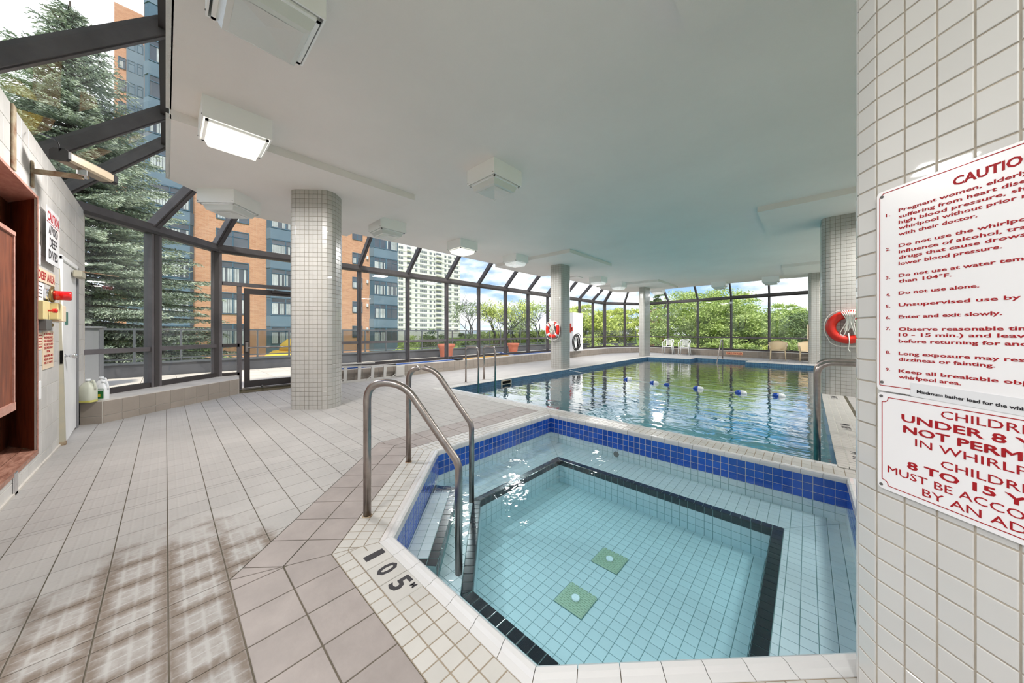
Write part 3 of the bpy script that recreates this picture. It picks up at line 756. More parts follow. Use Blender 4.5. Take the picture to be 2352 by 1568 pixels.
# ================================================================== POOL
pool = thing('swimming_pool', 'long rectangular indoor swimming pool with blue mosaic waterline band, beyond the whirlpool', 'swimming pool')
POUT = [(PX0, PY0), (PX1, PY0), (PX1, PY1), (-1.85, PY1), (-1.85, 16.9), (-3.85, 16.9), (-3.85, PY1), (PX0, PY1)]
ps = MB(); pt = Tiles()
for i in range(len(POUT)):
    a, b = POUT[i], POUT[(i+1) % len(POUT)]
    ps.add([(a[0], a[1], -1.6), (b[0], b[1], -1.6), (b[0], b[1], -.005), (a[0], a[1], -.005)], ((0, 1, 2, 3),))
    ln = math.hypot(b[0]-a[0], b[1]-a[1])
    T = plane((a[0], a[1], -.24), (b[0]-a[0], b[1]-a[1], 0), (-(b[1]-a[1]), b[0]-a[0], 0))
    if (T.to_3x3() @ Vector((0, 1, 0))).z < 0: T = plane((b[0], b[1], -.24), (a[0]-b[0], a[1]-b[1], 0), (-(b[1]-a[1]), b[0]-a[0], 0))
    pt.grid(T, rectp(0, ln, 0, .235), .0525, .047, 0, 0, M['pool_blue'], g=.002, th=.002, bev=.001)
ps.add([(PX0, PY0, -1.6), (PX1, PY0, -1.6), (PX1, PY1, -1.2), (PX0, PY1, -1.2)], ((0, 1, 2, 3),))
ps.prism(rectp(-3.85, -1.85, PY1-1.2, 16.9), -1.3, -.5)
ps.prism(rectp(-3.85, -1.85, PY1-.2, 16.9), -.5, -.28)
ps.obj('pool_shell', M['pool_shell'], pool)
pt.emit(pool, 'waterline_tile', 300)
pc = Tiles(); pbd = MB()
strips = [rectp(PX0-.22, PX0, 3.9, 16.1), rectp(PX1, PX1+.30, WY1+.32, 16.1), rectp(PX0-.22+.22, -3.85, PY1, 16.1), rectp(-1.85, PX1, PY1, 16.1), rectp(-3.85-.0, -1.85, 16.9, 17.1),
          rectp(PX0, WX0-.30, 3.9, PY0-.075), ]
for r in strips:
    pc.grid(I4, r, .0745, .0745, PX1, PY0, M['coping'], g=.0025)
    pbd.prism(r, -.03, .0018)
pbd.prism(rectp(PX0, PX1+.3, PY0-.08, PY0), -.03, .0018)
pc.emit(pool, 'coping_tile', 300)
pbd.obj('coping_bed', M['grout_light'], pool)
k = 40
for j in range(k):
    x0 = PX0+(PX1-PX0)*j/k; x1 = PX0+(PX1-PX0)*(j+1)/k-.003; prof = [(-.075, .001), (-.07, .006), (-.03, .009), (-.008, .006), (0, -.006), (0, -.05), (-.075, -.02)]
    mb = MB(); vs = [(x, PY0+y, z) for x in (x0, x1) for y, z in prof]; m_ = len(prof)
    mb.add(vs, [tuple(reversed((q, q+1, m_+q+1, m_+q))) for q in range(m_-1)]+[tuple(range(m_)), tuple(reversed(range(m_, 2*m_)))]); mb.obj('bullnose_tile', M['bullnose'], pool)
# depth figures on the right-hand coping
for y, s_ in ((8.4, '1.50 M'), (5.9, '1.80 M'), (4.55, '1.80 M')):
    o = MB().bbox(PX1+.085, PX1+.225, y-.22, y+.22, .0015, .0065, .001).obj('depth_marker_tile', M['coping'], pool)
    T = Matrix.Translation((PX1+.20, y-.17, .0067)) @ Matrix.Rotation(math.radians(90), 4, 'Z')
    text(s_, o, T, .085, 0, 0, M['blackp'], bold=.02, width=.34)
sk = MB(); sk.box(PX0, PX0+.012, 5.78, 6.16, -.12, -.02); sk.obj('skimmer_frame', M['cream_sign'], pool)
MB().box(PX0+.01, PX0+.016, 5.82, 6.12, -.11, -.04).obj('skimmer_mouth', M['near_black'], pool)  # near-black sheet standing in for the shade inside the skimmer opening
water('pool_water', offset(POUT, .003), -.12, 1.6, M['pool_water'], 'rippled teal water of the long pool mirroring the glazed walls')

# ================================================================== CEILING
ceil = structure('ceiling')
CE = [(-6.85, .03), (-1.5, .03), (-1.5, -4), (2.7, -4), (2.7, 18.35), (-6.75, 18.4), (-7.9, 17.2), (-7.9, 1.08)]
MB().prism(CE, ZC, 3.98).obj('slab', M['ceiling'], ceil)
dp = [[(-6.85, .03), (-4.9, .03), (-4.9, 2.87), (-7.9, 2.87), (-7.9, 1.08)],
      rectp(-7.9, -4.9, 7.70, 10.30),
      [(-4.85, 14.8), (-4.85, 17.7), (-7.55, 17.7), (-7.9, 17.2), (-7.9, 14.8)],
      rectp(-.69, 2.6, 7.50, 9.60), rectp(-.67, 2.6, 14.55, 17.65), rectp(-.66, 2.6, -.2, 2.72)]
for p in dp: MB().prism(ccw([(x, y) for x, y in p]), ZD, ZC+.01).obj('drop_panel', M['ceiling'], ceil)
MB().beam((-6.85, .02, 3.475), (-4.9, .02, 3.475), .04, .05).obj('rough_edge', M['rough_plaster'], ceil)
MB().beam((-4.9, .02, 3.575), (-1.5, .02, 3.575), .04, .05).obj('rough_edge', M['rough_plaster'], ceil)
# flat hatch plate and small detectors
MB().bbox(-7.55, -7.05, 11.6, 12.1, ZC-.03, ZC, .006).obj('access_hatch', M['ceiling'], ceil)

# ================================================================== TILED COLUMNS
def ring_path(cx, cy, wx, wy, r, ang):
    """perimeter of a rounded rectangle as tile stations: (pos, tangent, width)"""
    R = Matrix.Rotation(ang, 2); st = []
    def P(x, y): v = R @ Vector((x, y)); return Vector((cx+v.x, cy+v.y))
    segs = []
    for (sx, sy, a0) in ((1, -1, -90), (1, 1, 0), (-1, 1, 90), (-1, -1, 180)):
        c = (sx*(wx/2-r), sy*(wy/2-r))
        segs.append((c, math.radians(a0)))
    pts = []
    na = max(2, round(r*math.pi/2/.066))
    for k, (c, a0) in enumerate(segs):
        arc = [(c[0]+r*math.cos(a0+math.pi/2*i/na), c[1]+r*math.sin(a0+math.pi/2*i/na)) for i in range(na+1)]
        pts += arc
        c2 = segs[(k+1) % 4]; nx = (c2[0][0]+r*math.cos(c2[1]), c2[0][1]+r*math.sin(c2[1])); ln = math.hypot(nx[0]-arc[-1][0], nx[1]-arc[-1][1])
        m = max(1, round(ln/PS))
        for i in range(1, m): pts.append((arc[-1][0]+(nx[0]-arc[-1][0])*i/m, arc[-1][1]+(nx[1]-arc[-1][1])*i/m))
    out = []
    for i in range(len(pts)):
        a, b = P(*pts[i]), P(*pts[(i+1) % len(pts)]); out.append((a, b))
    return out
def column(cx, cy, wx, wy, r, ang, z1, label, name='tiled_column', tile='column_tile', grout='column_grout', ph=PS, limit=300, z0=0, cat='column'):
    root = thing(name, label, cat)
    path = ring_path(cx, cy, wx, wy, r, ang); t = Tiles(); rows = round((z1-z0)/ph); h = (z1-z0)/rows
    MB().prism([tuple(a) for a, b in path], z0, z1).obj('column_core', M[grout], root)
    for a, b in path:
        d = (b-a); w_ = d.length; nrm = Vector((d.y, -d.x, 0))
        T = plane((a.x, a.y, z0), (d.x, d.y, 0), nrm)
        if (T.to_3x3() @ Vector((0, 1, 0))).z < 0: T = plane((b.x, b.y, z0), (-d.x, -d.y, 0), nrm)
        for k in range(rows): t.rect(T, w_/2, h*(k+.5), w_, h, M[tile], g=.0024, th=.003)
    t.emit(root, 'tile', limit); return root
column(-5.90, 1.68, .68, .44, .14, math.radians(45), ZD, 'tiled column nearest the glass door, rising from the deck at the left')
column(-6.16, 9.08, .48, .58, .10, 0, ZD, 'tiled column at the pool edge with a life ring hung on its face')
column(-6.06, 16.45, .30, .80, .08, 0, ZD, 'thin tiled column at the far left corner of the pool')
column(.21, 16.95, .38, .70, .08, 0, ZD, 'tiled column at the far right corner of the pool, small cream notice on it')
column(.68, 9.15, .96, .80, .12, 0, ZD, 'tiled column on the right pool deck with a large red life ring')
# near pillar, faces at 45 degrees to the pool
D1 = Vector((-.7071, .7071, 0)); D2 = Vector((.7071, .7071, 0))
PCn = Vector((.165, 1.561, 0)); RR = .135; LEN = 1.7; THK = .75
pc_ = PCn + D1*RR - D1*LEN/2 + D2*(THK/2)
pillar = column(pc_.x, pc_.y, THK, LEN, RR, math.radians(45), ZD, 'large tiled pillar at the right edge of the view carrying the red caution signs', 'tiled_pillar', 'pillar_tile', 'pillar_grout')

# ================================================================== WALLS
wl = structure('wall_left')
YW = -.77; ZWT = 2.9
body = MB(); body.prism(rectp(-7.40, -6.80, YW-.22, YW-.004), 0, ZWT); body.prism(rectp(-5.90, -5.38, YW-.22, YW-.004), 0, ZWT); body.prism(rectp(-5.38, -4.985, YW-.012, YW-.004), 0, ZWT); body.prism(rectp(-4.985, -3.1, YW-.22, YW-.004), 0, .15); body.prism(rectp(-4.985, -3.1, YW-.22, YW-.004), 2.42, ZWT); body.prism(rectp(-3.1, -1.9, YW-.22, YW-.004), 0, ZWT); body.prism(rectp(-6.80, -5.90, YW-.22, YW-.004), 2.02, ZWT); body.obj('wall_core', M['grout_light'], wl)
t = Tiles(); T = plane((0, YW-.004, 0), (1, 0, 0), (0, 1, 0))
if (T.to_3x3() @ Vector((0, 1, 0))).z < 0: T = plane((0, YW-.004, 0), (-1, 0, 0), (0, 1, 0))
sg = (T.to_3x3() @ Vector((1, 0, 0))).x
def wgrid(x0, x1, z0, z1):
    p = rectp(min(sg*x0, sg*x1), max(sg*x0, sg*x1), z0, z1)
    t.grid(T, p, .203, .203, .07, .1, M['wall_tile'], g=.0022, th=.004)
wgrid(-7.40, -6.80, 0, ZWT); wgrid(-5.90, -4.985, 0, ZWT); wgrid(-4.985, -3.1, 0, .15); wgrid(-4.985, -3.1, 2.42, ZWT); wgrid(-3.1, -1.9, 0, ZWT); wgrid(-6.80, -5.90, 2.02, ZWT)
t.emit(wl, 'tile', 300)
MB().box(-5.9, -1.9, YW, YW+.012, 0, .022).obj('caulk_fillet', M['ledge_top'], wl)
MB().box(-7.42, -7.40, YW-.22, YW+.004, 0, ZWT).obj('corner_trim', M['grout_light'], wl)
MB().bbox(-4.40, -4.32, YW, YW+.012, .0, .17, .003).obj('corner_guard', M['chrome'], wl)
MB().bbox(-4.36, -4.28, YW, YW+.012, 2.42, 2.9, .003).obj('corner_guard', M['rust'], wl)
# the sides of the room outside the view: tiled dado with glazing above
def glazed_wall(name, a, b, n_):
    root = structure(name); a = Vector((*a, 0)); b = Vector((*b, 0)); u = Vector((0, 0, 1))
    d = (b-a).normalized(); nn_ = Vector((-d.y, d.x, 0))
    MB().beam(a+u*.2, b+u*.2, .2, .4).obj('dado', M['wall_tile'], root)
    MB().beam(a+u*3.4, b+u*3.4, .2, 1.0).obj('bulkhead', M['ceiling'], root)
    MB().beam(a+u*2.86, b+u*2.86, .12, .1).obj('header', M['alu'], root); MB().beam(a+u*.94, b+u*.94, .1, .07).obj('mid_rail', M['alu'], root)
    for k in range(n_+1): p = a.lerp(b, k/n_); MB().beam(p+u*.4, p+u*2.9, .08, .12, up=nn_).obj('mullion', M['alu'], root)
    for k in range(n_):
        p, q = a.lerp(b, k/n_), a.lerp(b, (k+1)/n_); vs = [p+u*.4, q+u*.4, q+u*2.85, p+u*2.85]; o_ = nn_*.004
        MB().add([x-o_ for x in vs]+[x+o_ for x in vs], ((3, 2, 1, 0), (4, 5, 6, 7), (0, 1, 5, 4), (1, 2, 6, 5), (2, 3, 7, 6), (3, 0, 4, 7))).obj('pane', M['glass'], root)
glazed_wall('wall_right', (2.7, -4), (2.7, 18.2), 15)
glazed_wall('wall_back', (-2.0, -4.1), (2.8, -4.1), 3)
glazed_wall('wall_near_left', (-2.0, -1.02), (-2.0, -4), 2)

# ------------------------------------------------------------------ ledge under the glass
led = structure('trim_1')
LF = [(-7.00, -.76), (-6.90, -.55), (-8.22, .95), (-8.22, 1.0)]
# near diagonal piece, up to the glass door
near = [(-7.42, -.76), (-6.98, -.76), (-6.90, -.57), (-8.22, .98), (-8.86, 1.05), (-8.98, .72)]
def ledge_run(front, core, z=.30):
    MB().prism(ccw(core), 0, z-.012).obj('ledge_core', M['grout_light'], led)
    MB().prism(ccw(core), z-.012, z).obj('ledge_top', M['ledge_top'], led)
    lt = Tiles()
    for a, b in zip(front[:-1], front[1:]):
        nrm = Vector((-(b[1]-a[1]), b[0]-a[0], 0)); T = plane((a[0], a[1], 0), (b[0]-a[0], b[1]-a[1], 0), nrm)
        if (T.to_3x3() @ Vector((0, 1, 0))).z < 0: T = plane((b[0], b[1], 0), (a[0]-b[0], a[1]-b[1], 0), nrm)
        ln = math.hypot(b[0]-a[0], b[1]-a[1])
        lt.grid(T, rectp(0, ln, 0, .1), P2, .1, 0, 0, M['ledge_tile'], g=.003, th=.006)
        lt.grid(T, rectp(0, ln, .1, z-.004), P2, .197, 0, .1, M['ledge_tile'], g=.003, th=.006)
    return lt
L1 = ledge_run([(-8.86, 1.05), (-8.22, .98), (-6.90, -.57), (-6.98, -.76)], near); 
far = [(-8.22, 2.14), (-8.22, 17.24), (-7.15, 19.53), (2.6, 18.06)]
L2 = ledge_run([(2.6, 18.06), (-7.15, 19.53), (-8.22, 17.24), (-8.22, 2.14), (-9.0, 2.14)], [(-8.22, 2.14), (-8.22, 17.24), (-9.0, 17.9), (-9.0, 2.14)])
for core in ([(-8.22, 17.24), (-7.15, 19.53), (-7.45, 20.12), (-9.0, 17.9)], [(-7.15, 19.53), (2.6, 18.06), (2.6, 18.62), (-7.45, 20.12)]):
    MB().prism(ccw(core), 0, .288).obj('ledge_core', M['grout_light'], led); MB().prism(ccw(core), .288, .30).obj('ledge_top', M['ledge_top'], led)
L1.e += L2.e; L1.emit(led, 'tile', 300)

# ================================================================== GLAZING
HZ0, HZ1 = 2.86, 3.02; ZTOP = 3.98
posts = [((-1.56, -1.0), (-1.56, 0)), ((-2.99, -1.0), (-2.99, 0)), ((-4.26, -1.0), (-4.26, 0)), ((-5.92, -1.0), (-5.92, 0)),
         ((-7.22, -1.0), (-6.86, 0)), ((-8.09, -.146), (-7.42, .52)), ((-8.95, .71), (-7.93, 1.1))]
for y in (2.14, 3.57, 5.0, 6.43, 7.86, 9.29, 10.72, 12.15, 13.58, 15.01, 16.44): posts.append(((-8.95, y), (-7.93, y)))
posts += [((-8.95, 17.87), (-7.93, 17.2)), ((-8.185, 18.965), (-7.33, 17.85)), ((-7.42, 20.06), (-6.75, 18.43))]
for x, y in ((-5.96, 19.845), (-4.38, 19.61), (-2.83, 19.37), (-1.32, 19.15), (.08, 18.94), (1.6, 18.71), (2.75, 18.55)): posts.append(((x, y), (x+.02, 18.43)))
def lerp3(a, b, s_): return tuple(a[i]+(b[i]-a[i])*s_ for i in range(len(a)))
def pane(parent, q, name='pane', th=.008, m=None):
    q = [Vector(p) for p in q]; nn_ = (q[1]-q[0]).cross(q[3]-q[0]).normalized()*th/2
    vs = [p-nn_ for p in q]+[p+nn_ for p in q]
    return MB().add(vs, ((3, 2, 1, 0), (4, 5, 6, 7), (0, 1, 5, 4), (1, 2, 6, 5), (2, 3, 7, 6), (3, 0, 4, 7))).obj(name, m or M['glass'], parent)
wn = 0
DOORBAY = 6
for i in range(len(posts)-1):
    (a, ta), (b, tb) = posts[i], posts[i+1]
    wn += 1; W = structure('window_%d' % wn)
    A3 = lambda z, p=a: (p[0], p[1], z); B3 = lambda z, p=b: (p[0], p[1], z)
    wide = i in (5, 6, 18, 20)
    # sloping part
    TA, TB = (*ta, ZTOP), (*tb, ZTOP); ZR = HZ1-.02
    if i: MB().beam(A3(ZR), TA, .075 if not wide else .11, .13).obj('rafter', M['alu'], W)
    MB().beam(lerp3(A3(ZR), TA, .03), lerp3(A3(ZR), TA, 1), .04, .15).obj('rafter_cap', M['alu'], W)
    MB().beam(TA, TB, .09, .12).obj('ridge_bar', M['alu_dark'], W)
    off = .05
    pane(W, (A3(ZR+off), B3(ZR+off), (*tb, ZTOP+off), (*ta, ZTOP+off)), 'roof_pane')
    if i < 4:
        MB().beam(A3(HZ1-.06), B3(HZ1-.06), .14, .10).obj('header', M['alu'], W); continue
    MB().beam(A3((HZ0+HZ1)/2), B3((HZ0+HZ1)/2), .12, HZ1-HZ0).obj('header', M['alu'], W)
    d = Vector((b[0]-a[0], b[1]-a[1], 0)).normalized(); nin = Vector((-d.y, d.x, 0)); 
    if nin.dot(Vector((-3-a[0], 8-a[1], 0))) < 0: nin = -nin
    off_ = nin*.07
    MB().beam(Vector(A3(HZ0+.02))+off_, Vector(B3(HZ0+.02))+off_, .03, .05).obj('header_gutter', M['alu_dark'], W)
    if i > 4 or True:
        pw = .16 if wide else .075
        if i == 4:
            pass
        else:
            z0_ = 0 if i in (6, 7) else .3
            p3 = Vector(A3(z0_)); MB().beam(Vector(A3(z0_)), Vector(A3(HZ0)), pw, .13, up=nin).obj('mullion', M['alu'], W)
            MB().beam(Vector(A3(z0_))+nin*.068, Vector(A3(HZ0))+nin*.068, pw*.45, .01, up=nin).obj('mullion_cap', M['alu_dark'], W)
    if i == DOORBAY: continue
    if i == 4:   # part hidden behind the end of the tile wall
        a_ = lerp3(a, b, .12); A3 = lambda z, p=a_: (p[0], p[1], z)
    MB().beam(A3(.34), B3(.34), .1, .08).obj('sill_rail', M['alu_dark'], W)
    MB().beam(A3(.935), B3(.935), .1, .07).obj('mid_rail', M['alu'], W)
    pane(W, (A3(.36), B3(.36), B3(.92), A3(.92)), 'lower_pane')
    pane(W, (A3(.95), B3(.95), B3(HZ0), A3(HZ0)), 'upper_pane')
# door bay: sidelight, transom and glazed door
W = bpy.data.objects['window_%d' % (DOORBAY+1)]
X = -8.95; y0, ys, yd, y1 = .80, 1.07, 1.15, 2.10
MB().beam((X, ys, 0), (X, ys, 2.24), .07, .1, up=(1, 0, 0)).obj('mullion', M['alu'], W)
MB().box(X-.05, X+.06, y0, 2.14, 2.20, 2.27).obj('transom_bar', M['alu'], W)
MB().box(X-.05, X+.05, y0, ys, .9, .97).obj('mid_rail', M['alu_dark'], W)
MB().box(X-.05, X+.05, y0, ys, .30, .36).obj('sill_rail', M['alu_dark'], W)
pane(W, ((X, y0, .34), (X, ys, .34), (X, ys, .92), (X, y0, .92)), 'lower_pane')
pane(W, ((X, y0, .95), (X, ys, .95), (X, ys, 2.2), (X, y0, 2.2)), 'side_pane')
pane(W, ((X, y0, 2.25), (X, 2.12, 2.25), (X, 2.12, HZ0), (X, y0, HZ0)), 'transom_pane')
D = structure('door_1'); xd = X+.03
for nm, q in (('stile', (xd-.03, xd+.03, yd, yd+.09, .02, 2.16)), ('stile', (xd-.03, xd+.03, y1-.09, y1, .02, 2.16)), ('bottom_rail', (xd-.03, xd+.03, yd+.09, y1-.09, .02, .16)), ('top_rail', (xd-.03, xd+.03, yd+.09, y1-.09, 2.04, 2.16))):
    MB().box(*q).obj(nm, M['alu_dark'], D)
pane(D, ((xd, yd+.08, .15), (xd, y1-.08, .15), (xd, y1-.08, 2.05), (xd, yd+.08, 2.05)))
MB().tube([(xd+.07, yd+.05, .88), (xd+.07, y1-.05, .88)], .016, 10).obj('push_bar', M['steel'], D, True)
MB().bbox(xd+.03, xd+.08, yd+.01, yd+.06, .78, 1.0, .006).obj('bar_bracket', M['steel'], D)
MB().bbox(xd+.03, xd+.05, yd-.0, yd+.07, 1.02, 1.30, .004).obj('pull_plate', M['alu_dark'], D)
cl = MB().bbox(xd+.03, xd+.09, 1.62, 2.0, 2.09, 2.15, .006).obj('door_closer', M['alu_dark'], D)
MB().beam((xd+.06, 1.66, 2.16), (xd+.14, 1.85, 2.18), .02, .012).obj('closer_arm', M['greybox'], cl)
MB().lathe([(.018, 0), (.02, .03), (.01, .05)], (xd+.06, 1.45, .0), 10).obj('door_stop', M['greybox'], D, True)

# ================================================================== WHITE DOOR
D = structure('door_2'); yd = YW
for q in ((-5.905, -5.87, yd-.1, yd+.02, 0, 2.04), (-6.83, -6.79, yd-.1, yd+.02, 0, 2.04), (-6.83, -5.87, yd-.1, yd+.02, 2.0, 2.05)):
    MB().bbox(*q, .004).obj('door_frame', M['cabinet'] if q[1] == -6.79 else M['white_paint'], D)
lf = MB()
# leaf is racked: its free edge stands out of the frame at the foot
x0, x1 = -6.78, -5.91
vs = [(x0, yd-.03, .03), (x1, yd+.0, .03), (x1, yd+.038, .03), (x0, yd+.004, .03), (x0, yd-.03, 1.99), (x1, yd-.03, 1.99), (x1, yd+.004, 1.99), (x0, yd+.004, 1.99)]
lf.add(vs, ((0, 3, 2, 1), (4, 5, 6, 7), (0, 1, 5, 4), (1, 2, 6, 5), (2, 3, 7, 6), (3, 0, 4, 7))); leaf = lf.obj('door_leaf', M['door_white'], D)
e_ = MB(); e_.add([(x1+.001, yd-.0, .03), (x1+.001, yd+.038, .03), (x1+.001, yd+.004, 1.9), (x1+.001, yd-.03, 1.9), (x1+.046, yd-.0, .03), (x1+.046, yd+.038, .03), (x1+.046, yd+.004, 1.9), (x1+.046, yd-.03, 1.9)], ((0, 3, 2, 1), (4, 5, 6, 7), (0, 1, 5, 4), (1, 2, 6, 5), (2, 3, 7, 6), (3, 0, 4, 7))); e_.obj('door_edge', M['cream'], leaf)
MB().box(x1+.002, x1+.050, yd+.0, yd+.042, .0, .045).obj('rotten_foot', M['rust'], leaf)
MB().box(x1+.030, x1+.052, yd+.005, yd+.022, .88, 1.02).obj('latch_plate', M['near_black'], leaf)
RX = Matrix.Rotation(math.radians(-90), 4, 'X')
kn = MB().lathe([(.028, 0), (.028, .006), (.011, .010), (.010, .030), (.022, .038), (.029, .056), (.028, .070), (.016, .086)], (x1-.06, yd+.02, .955), 20, RX).obj('door_knob', M['chrome'], D, True)
MB().bbox(-6.70, -6.42, yd+.02, yd+.085, 1.88, 1.96, .008).obj('door_closer', M['cream'], D)
MB().beam((-6.62, yd+.05, 1.97), (-7.05, yd+.32, 1.99), .022, .01).obj('closer_arm', M['rust'], D)
MB().box(-6.14, -6.02, yd+.012, yd+.022, 1.30, 1.44).obj('door_sticker', M['green_sign'], D)

# ================================================================== CEILING LIGHTS
def fixture(name, lab, x, y, z, rz, lit, power):
    root = thing(name, lab, 'ceiling light', 'white box lights on the ceiling', (x, y, z), rz)
    hb = MB(); s_ = .28
    # open-bottomed steel box with walls and inner reflector faces
    hb.box(-s_, s_, -s_, s_, -.012, 0)
    for q in ((-s_, s_, -s_, -s_+.012), (-s_, s_, s_-.012, s_), (-s_, -s_+.012, -s_+.012, s_-.012), (s_-.012, s_, -s_+.012, s_-.012)): hb.box(*q, -.215, -.012)
    hb.obj('housing', M['white_paint'], root)
    i = .235
    lb = MB(); ring = lambda h, z_: [(-h, -h, z_), (h, -h, z_), (h, h, z_), (-h, h, z_)]
    vs = ring(i+.02, -.20)+ring(i, -.225)+ring(i-.03, -.30)+ring(i-.06, -.312)
    fs = [tuple(reversed([k*4+a_ for a_ in (0, 1, 2, 3)])) for k in ()]
    for k in range(3):
        for a_ in range(4): b_ = (a_+1) % 4; fs.append((k*4+b_, k*4+a_, k*4+4+a_, k*4+4+b_))
    # faceted prism bottom: pyramid facets
    vs += [(0, 0, -.272), (0, -i+.06, -.315), (i-.06, 0, -.315), (0, i-.06, -.315), (-i+.06, 0, -.315)]
    fs += [(16, 13, 17), (16, 17, 12), (16, 14, 18), (16, 18, 13), (16, 15, 19), (16, 19, 14), (16, 12, 20), (16, 20, 15)]
    lb.add(vs, fs)
    lo = lb.obj('lens', M['lens_lit'] if lit == 2 else M['lens_dim'] if lit else M['lens'], root)
    fb = MB()
    for k in range(4):
        T = Matrix.Rotation(k*math.pi/2, 4, 'Z'); fb.box(-i-.02, i+.02, -i-.02, -i+.004, -.232, -.214, T)
    fb.obj('lens_frame', M['white_paint'], root)
    MB().box(-s_-.001, -s_+.0, -.27, -.19, -.05, -.02).obj('rating_label', M['greybox'], root)
    for sx in (-1, 1): MB().lathe([(.006, 0), (.006, .004)], (sx*.26, -s_, -.19), 8, Matrix.Rotation(math.radians(90), 4, 'X')).obj('screw', M['greybox'], root)
    if power and lit:
        ld = bpy.data.lights.new('lamp', 'AREA'); ld.shape = 'SQUARE'; ld.size = .42; ld.energy = power; ld.color = (1, .97, .94)
        l_ = bpy.data.objects.new('lamp_glow', ld); COL.objects.link(l_); l_.parent = root; l_.location = (0, 0, -.33)
    return root
FX = [(-2.68, .46, ZC, 0, 0, 'nearest white ceiling light, cut by the top edge of the view'),
      (-4.62, .52, ZC, 0, 2, 'brightly lit white ceiling light beside the near ceiling drop panel'),
      (-6.96, .72, ZD, math.radians(45), 0, 'diagonally set white ceiling light at the corner above the glass door'),
      (-3.34, 3.24, ZC, 0, 0, 'white ceiling light alone in the middle of the ceiling'),
      (-6.60, 3.22, ZC, 0, 0, 'white ceiling light just beyond the column by the glass door'),
      (-6.60, 5.24, ZC, 0, 2, 'small bright ceiling light third along the left edge of the ceiling'),
      (-6.60, 7.30, ZC, 0, 1, 'white ceiling light just before the second drop panel'),
      (-6.60, 12.6, ZC, 0, 1, 'white ceiling light beyond the life ring column'),
      (-6.60, 14.6, ZC, 0, 1, 'white ceiling light touching the far left drop panel'),
      (-5.9, 17.9, ZC, 0, 1, 'lit ceiling light behind the thin far column'),
      (-3.05, 17.7, ZC, 0, 0, 'white ceiling light at the far edge above the handrail'),
      (-1.15, 17.5, ZC, 0, 0, 'white ceiling light at the far edge near the right column')]
FX += [(1.7, y_, ZC, 0, 1, 'unseen ceiling light added over the right-hand deck, %s' % w_) for y_, w_ in ((.2, 'behind the viewer'), (4.2, 'beside the near pillar'), (8.2, 'hidden by the near pillar'), (12.2, 'behind the ring column'), (16.2, 'by the far right column'))]  # row out of view, added to lift the brightness of the ceiling
for x, y, z, rz, lit, lab in FX: fixture('ceiling_light', lab, x, y, z, rz, lit, LAMP_W*((1.6 if y > 10 else 1.25 if y > 6 else .6) if x > 1.5 else .9))
for x, y, w_ in ((-1.0, -1.6, 'left'), (.9, -1.2, 'right')): fixture('ceiling_light', 'unseen ceiling light added over the deck behind the viewer, %s one' % w_, x, y, ZC, 0, 1, LAMP_W*.62)  # pair added behind the viewer to brighten the pillar and its signs
# the lights above that stand outside the view are added fill for the room
ex = thing('exit_sign', 'small white exit sign with red letters hanging from the far left ceiling', 'sign', loc=(-6.86, 12.86, 0))
MB().bbox(-.16, .16, -.03, .03, 2.92, 3.16, .004).obj('sign_case', M['white_paint'], ex)
MB().box(-.02, .02, -.02, .02, 3.16, 3.55).obj('hanger', M['white_paint'], ex)
T = plane((-.13, -.031, 2.97), (1, 0, 0), (0, -1, 0)); text('EXIT', ex, T, .13, 0, 0, M['exit'], width=.26, bold=.03)

# ================================================================== HANDRAILS
def arc_path(pts, rad, n=7):
    pts = [Vector(p) for p in pts]; out = [pts[0]]
    for i in range(1, len(pts)-1):
        p, a, b = pts[i], pts[i-1], pts[i+1]; r = rad[i-1] if isinstance(rad, (list, tuple)) else rad
        da, db = (a-p).normalized(), (b-p).normalized()
        s0, s1 = p+da*r, p+db*r
        for k in range(n+1):
            u = k/n; out.append(s0*(1-u)**2+p*2*u*(1-u)+s1*u*u)
    out.append(pts[-1]); return out
def whirl_rail(base, leg, lab):
    r = thing('handrail', lab, 'handrail', 'handrails into the whirlpool')
    b = Vector((*base, 0)); l = Vector((*leg, 0)); d = (l-b); u = Vector((0, 0, 1))
    p = [b, b+u*.885, b+d*.40+u*.885, l+u*.36, l+u*(ZB)]
    MB().tube(arc_path(p, [.12, .12, .05]), .025, 16).obj('rail_tube', M['steel'], r, True)
    MB().lathe([(.028, .002), (.031, .004), (.029, .009)], b, 16).obj('rust_collar', M['rust'], r, True)
    return r
whirl_rail((-2.14, .905), (-1.675, 1.30), 'nearer brushed steel handrail stepping down into the whirlpool')
whirl_rail((-2.745, 1.545), (-2.295, 1.93), 'farther brushed steel handrail stepping down into the whirlpool')
def grab(pts, lab, r=.021, rad=.12, name='pool_ladder_rail', grp=None):
    t_ = thing(name, lab, 'handrail', grp); MB().tube(arc_path(pts, rad), r, 12).obj('rail_tube', M['steel'], t_, True)
    b = pts[0]; MB().lathe([(.04, .003), (.04, .010), (.026, .014)], (b[0], b[1], 0), 14).obj('floor_flange', M['steel'], t_, True); return t_
grab([(-6.1, 4.95, 0), (-6.1, 4.95, .86), (-5.47, 4.80, .86), (-5.47, 4.80, -.5)], 'left-hand arched steel rail on the left edge of the pool', grp='pool ladder rails, left edge')
grab([(-6.1, 5.54, 0), (-6.1, 5.54, .86), (-5.47, 5.33, .86), (-5.47, 5.33, -.5)], 'right-hand arched steel rail on the left edge of the pool', grp='pool ladder rails, left edge')
grab([(.78, 4.64, 0), (.78, 4.64, .90), (.075, 4.64, .90), (.075, 4.64, -.5)], 'nearer steel pool rail emerging behind the tiled pillar', .026, .14, grp='pool ladder rails, right edge')
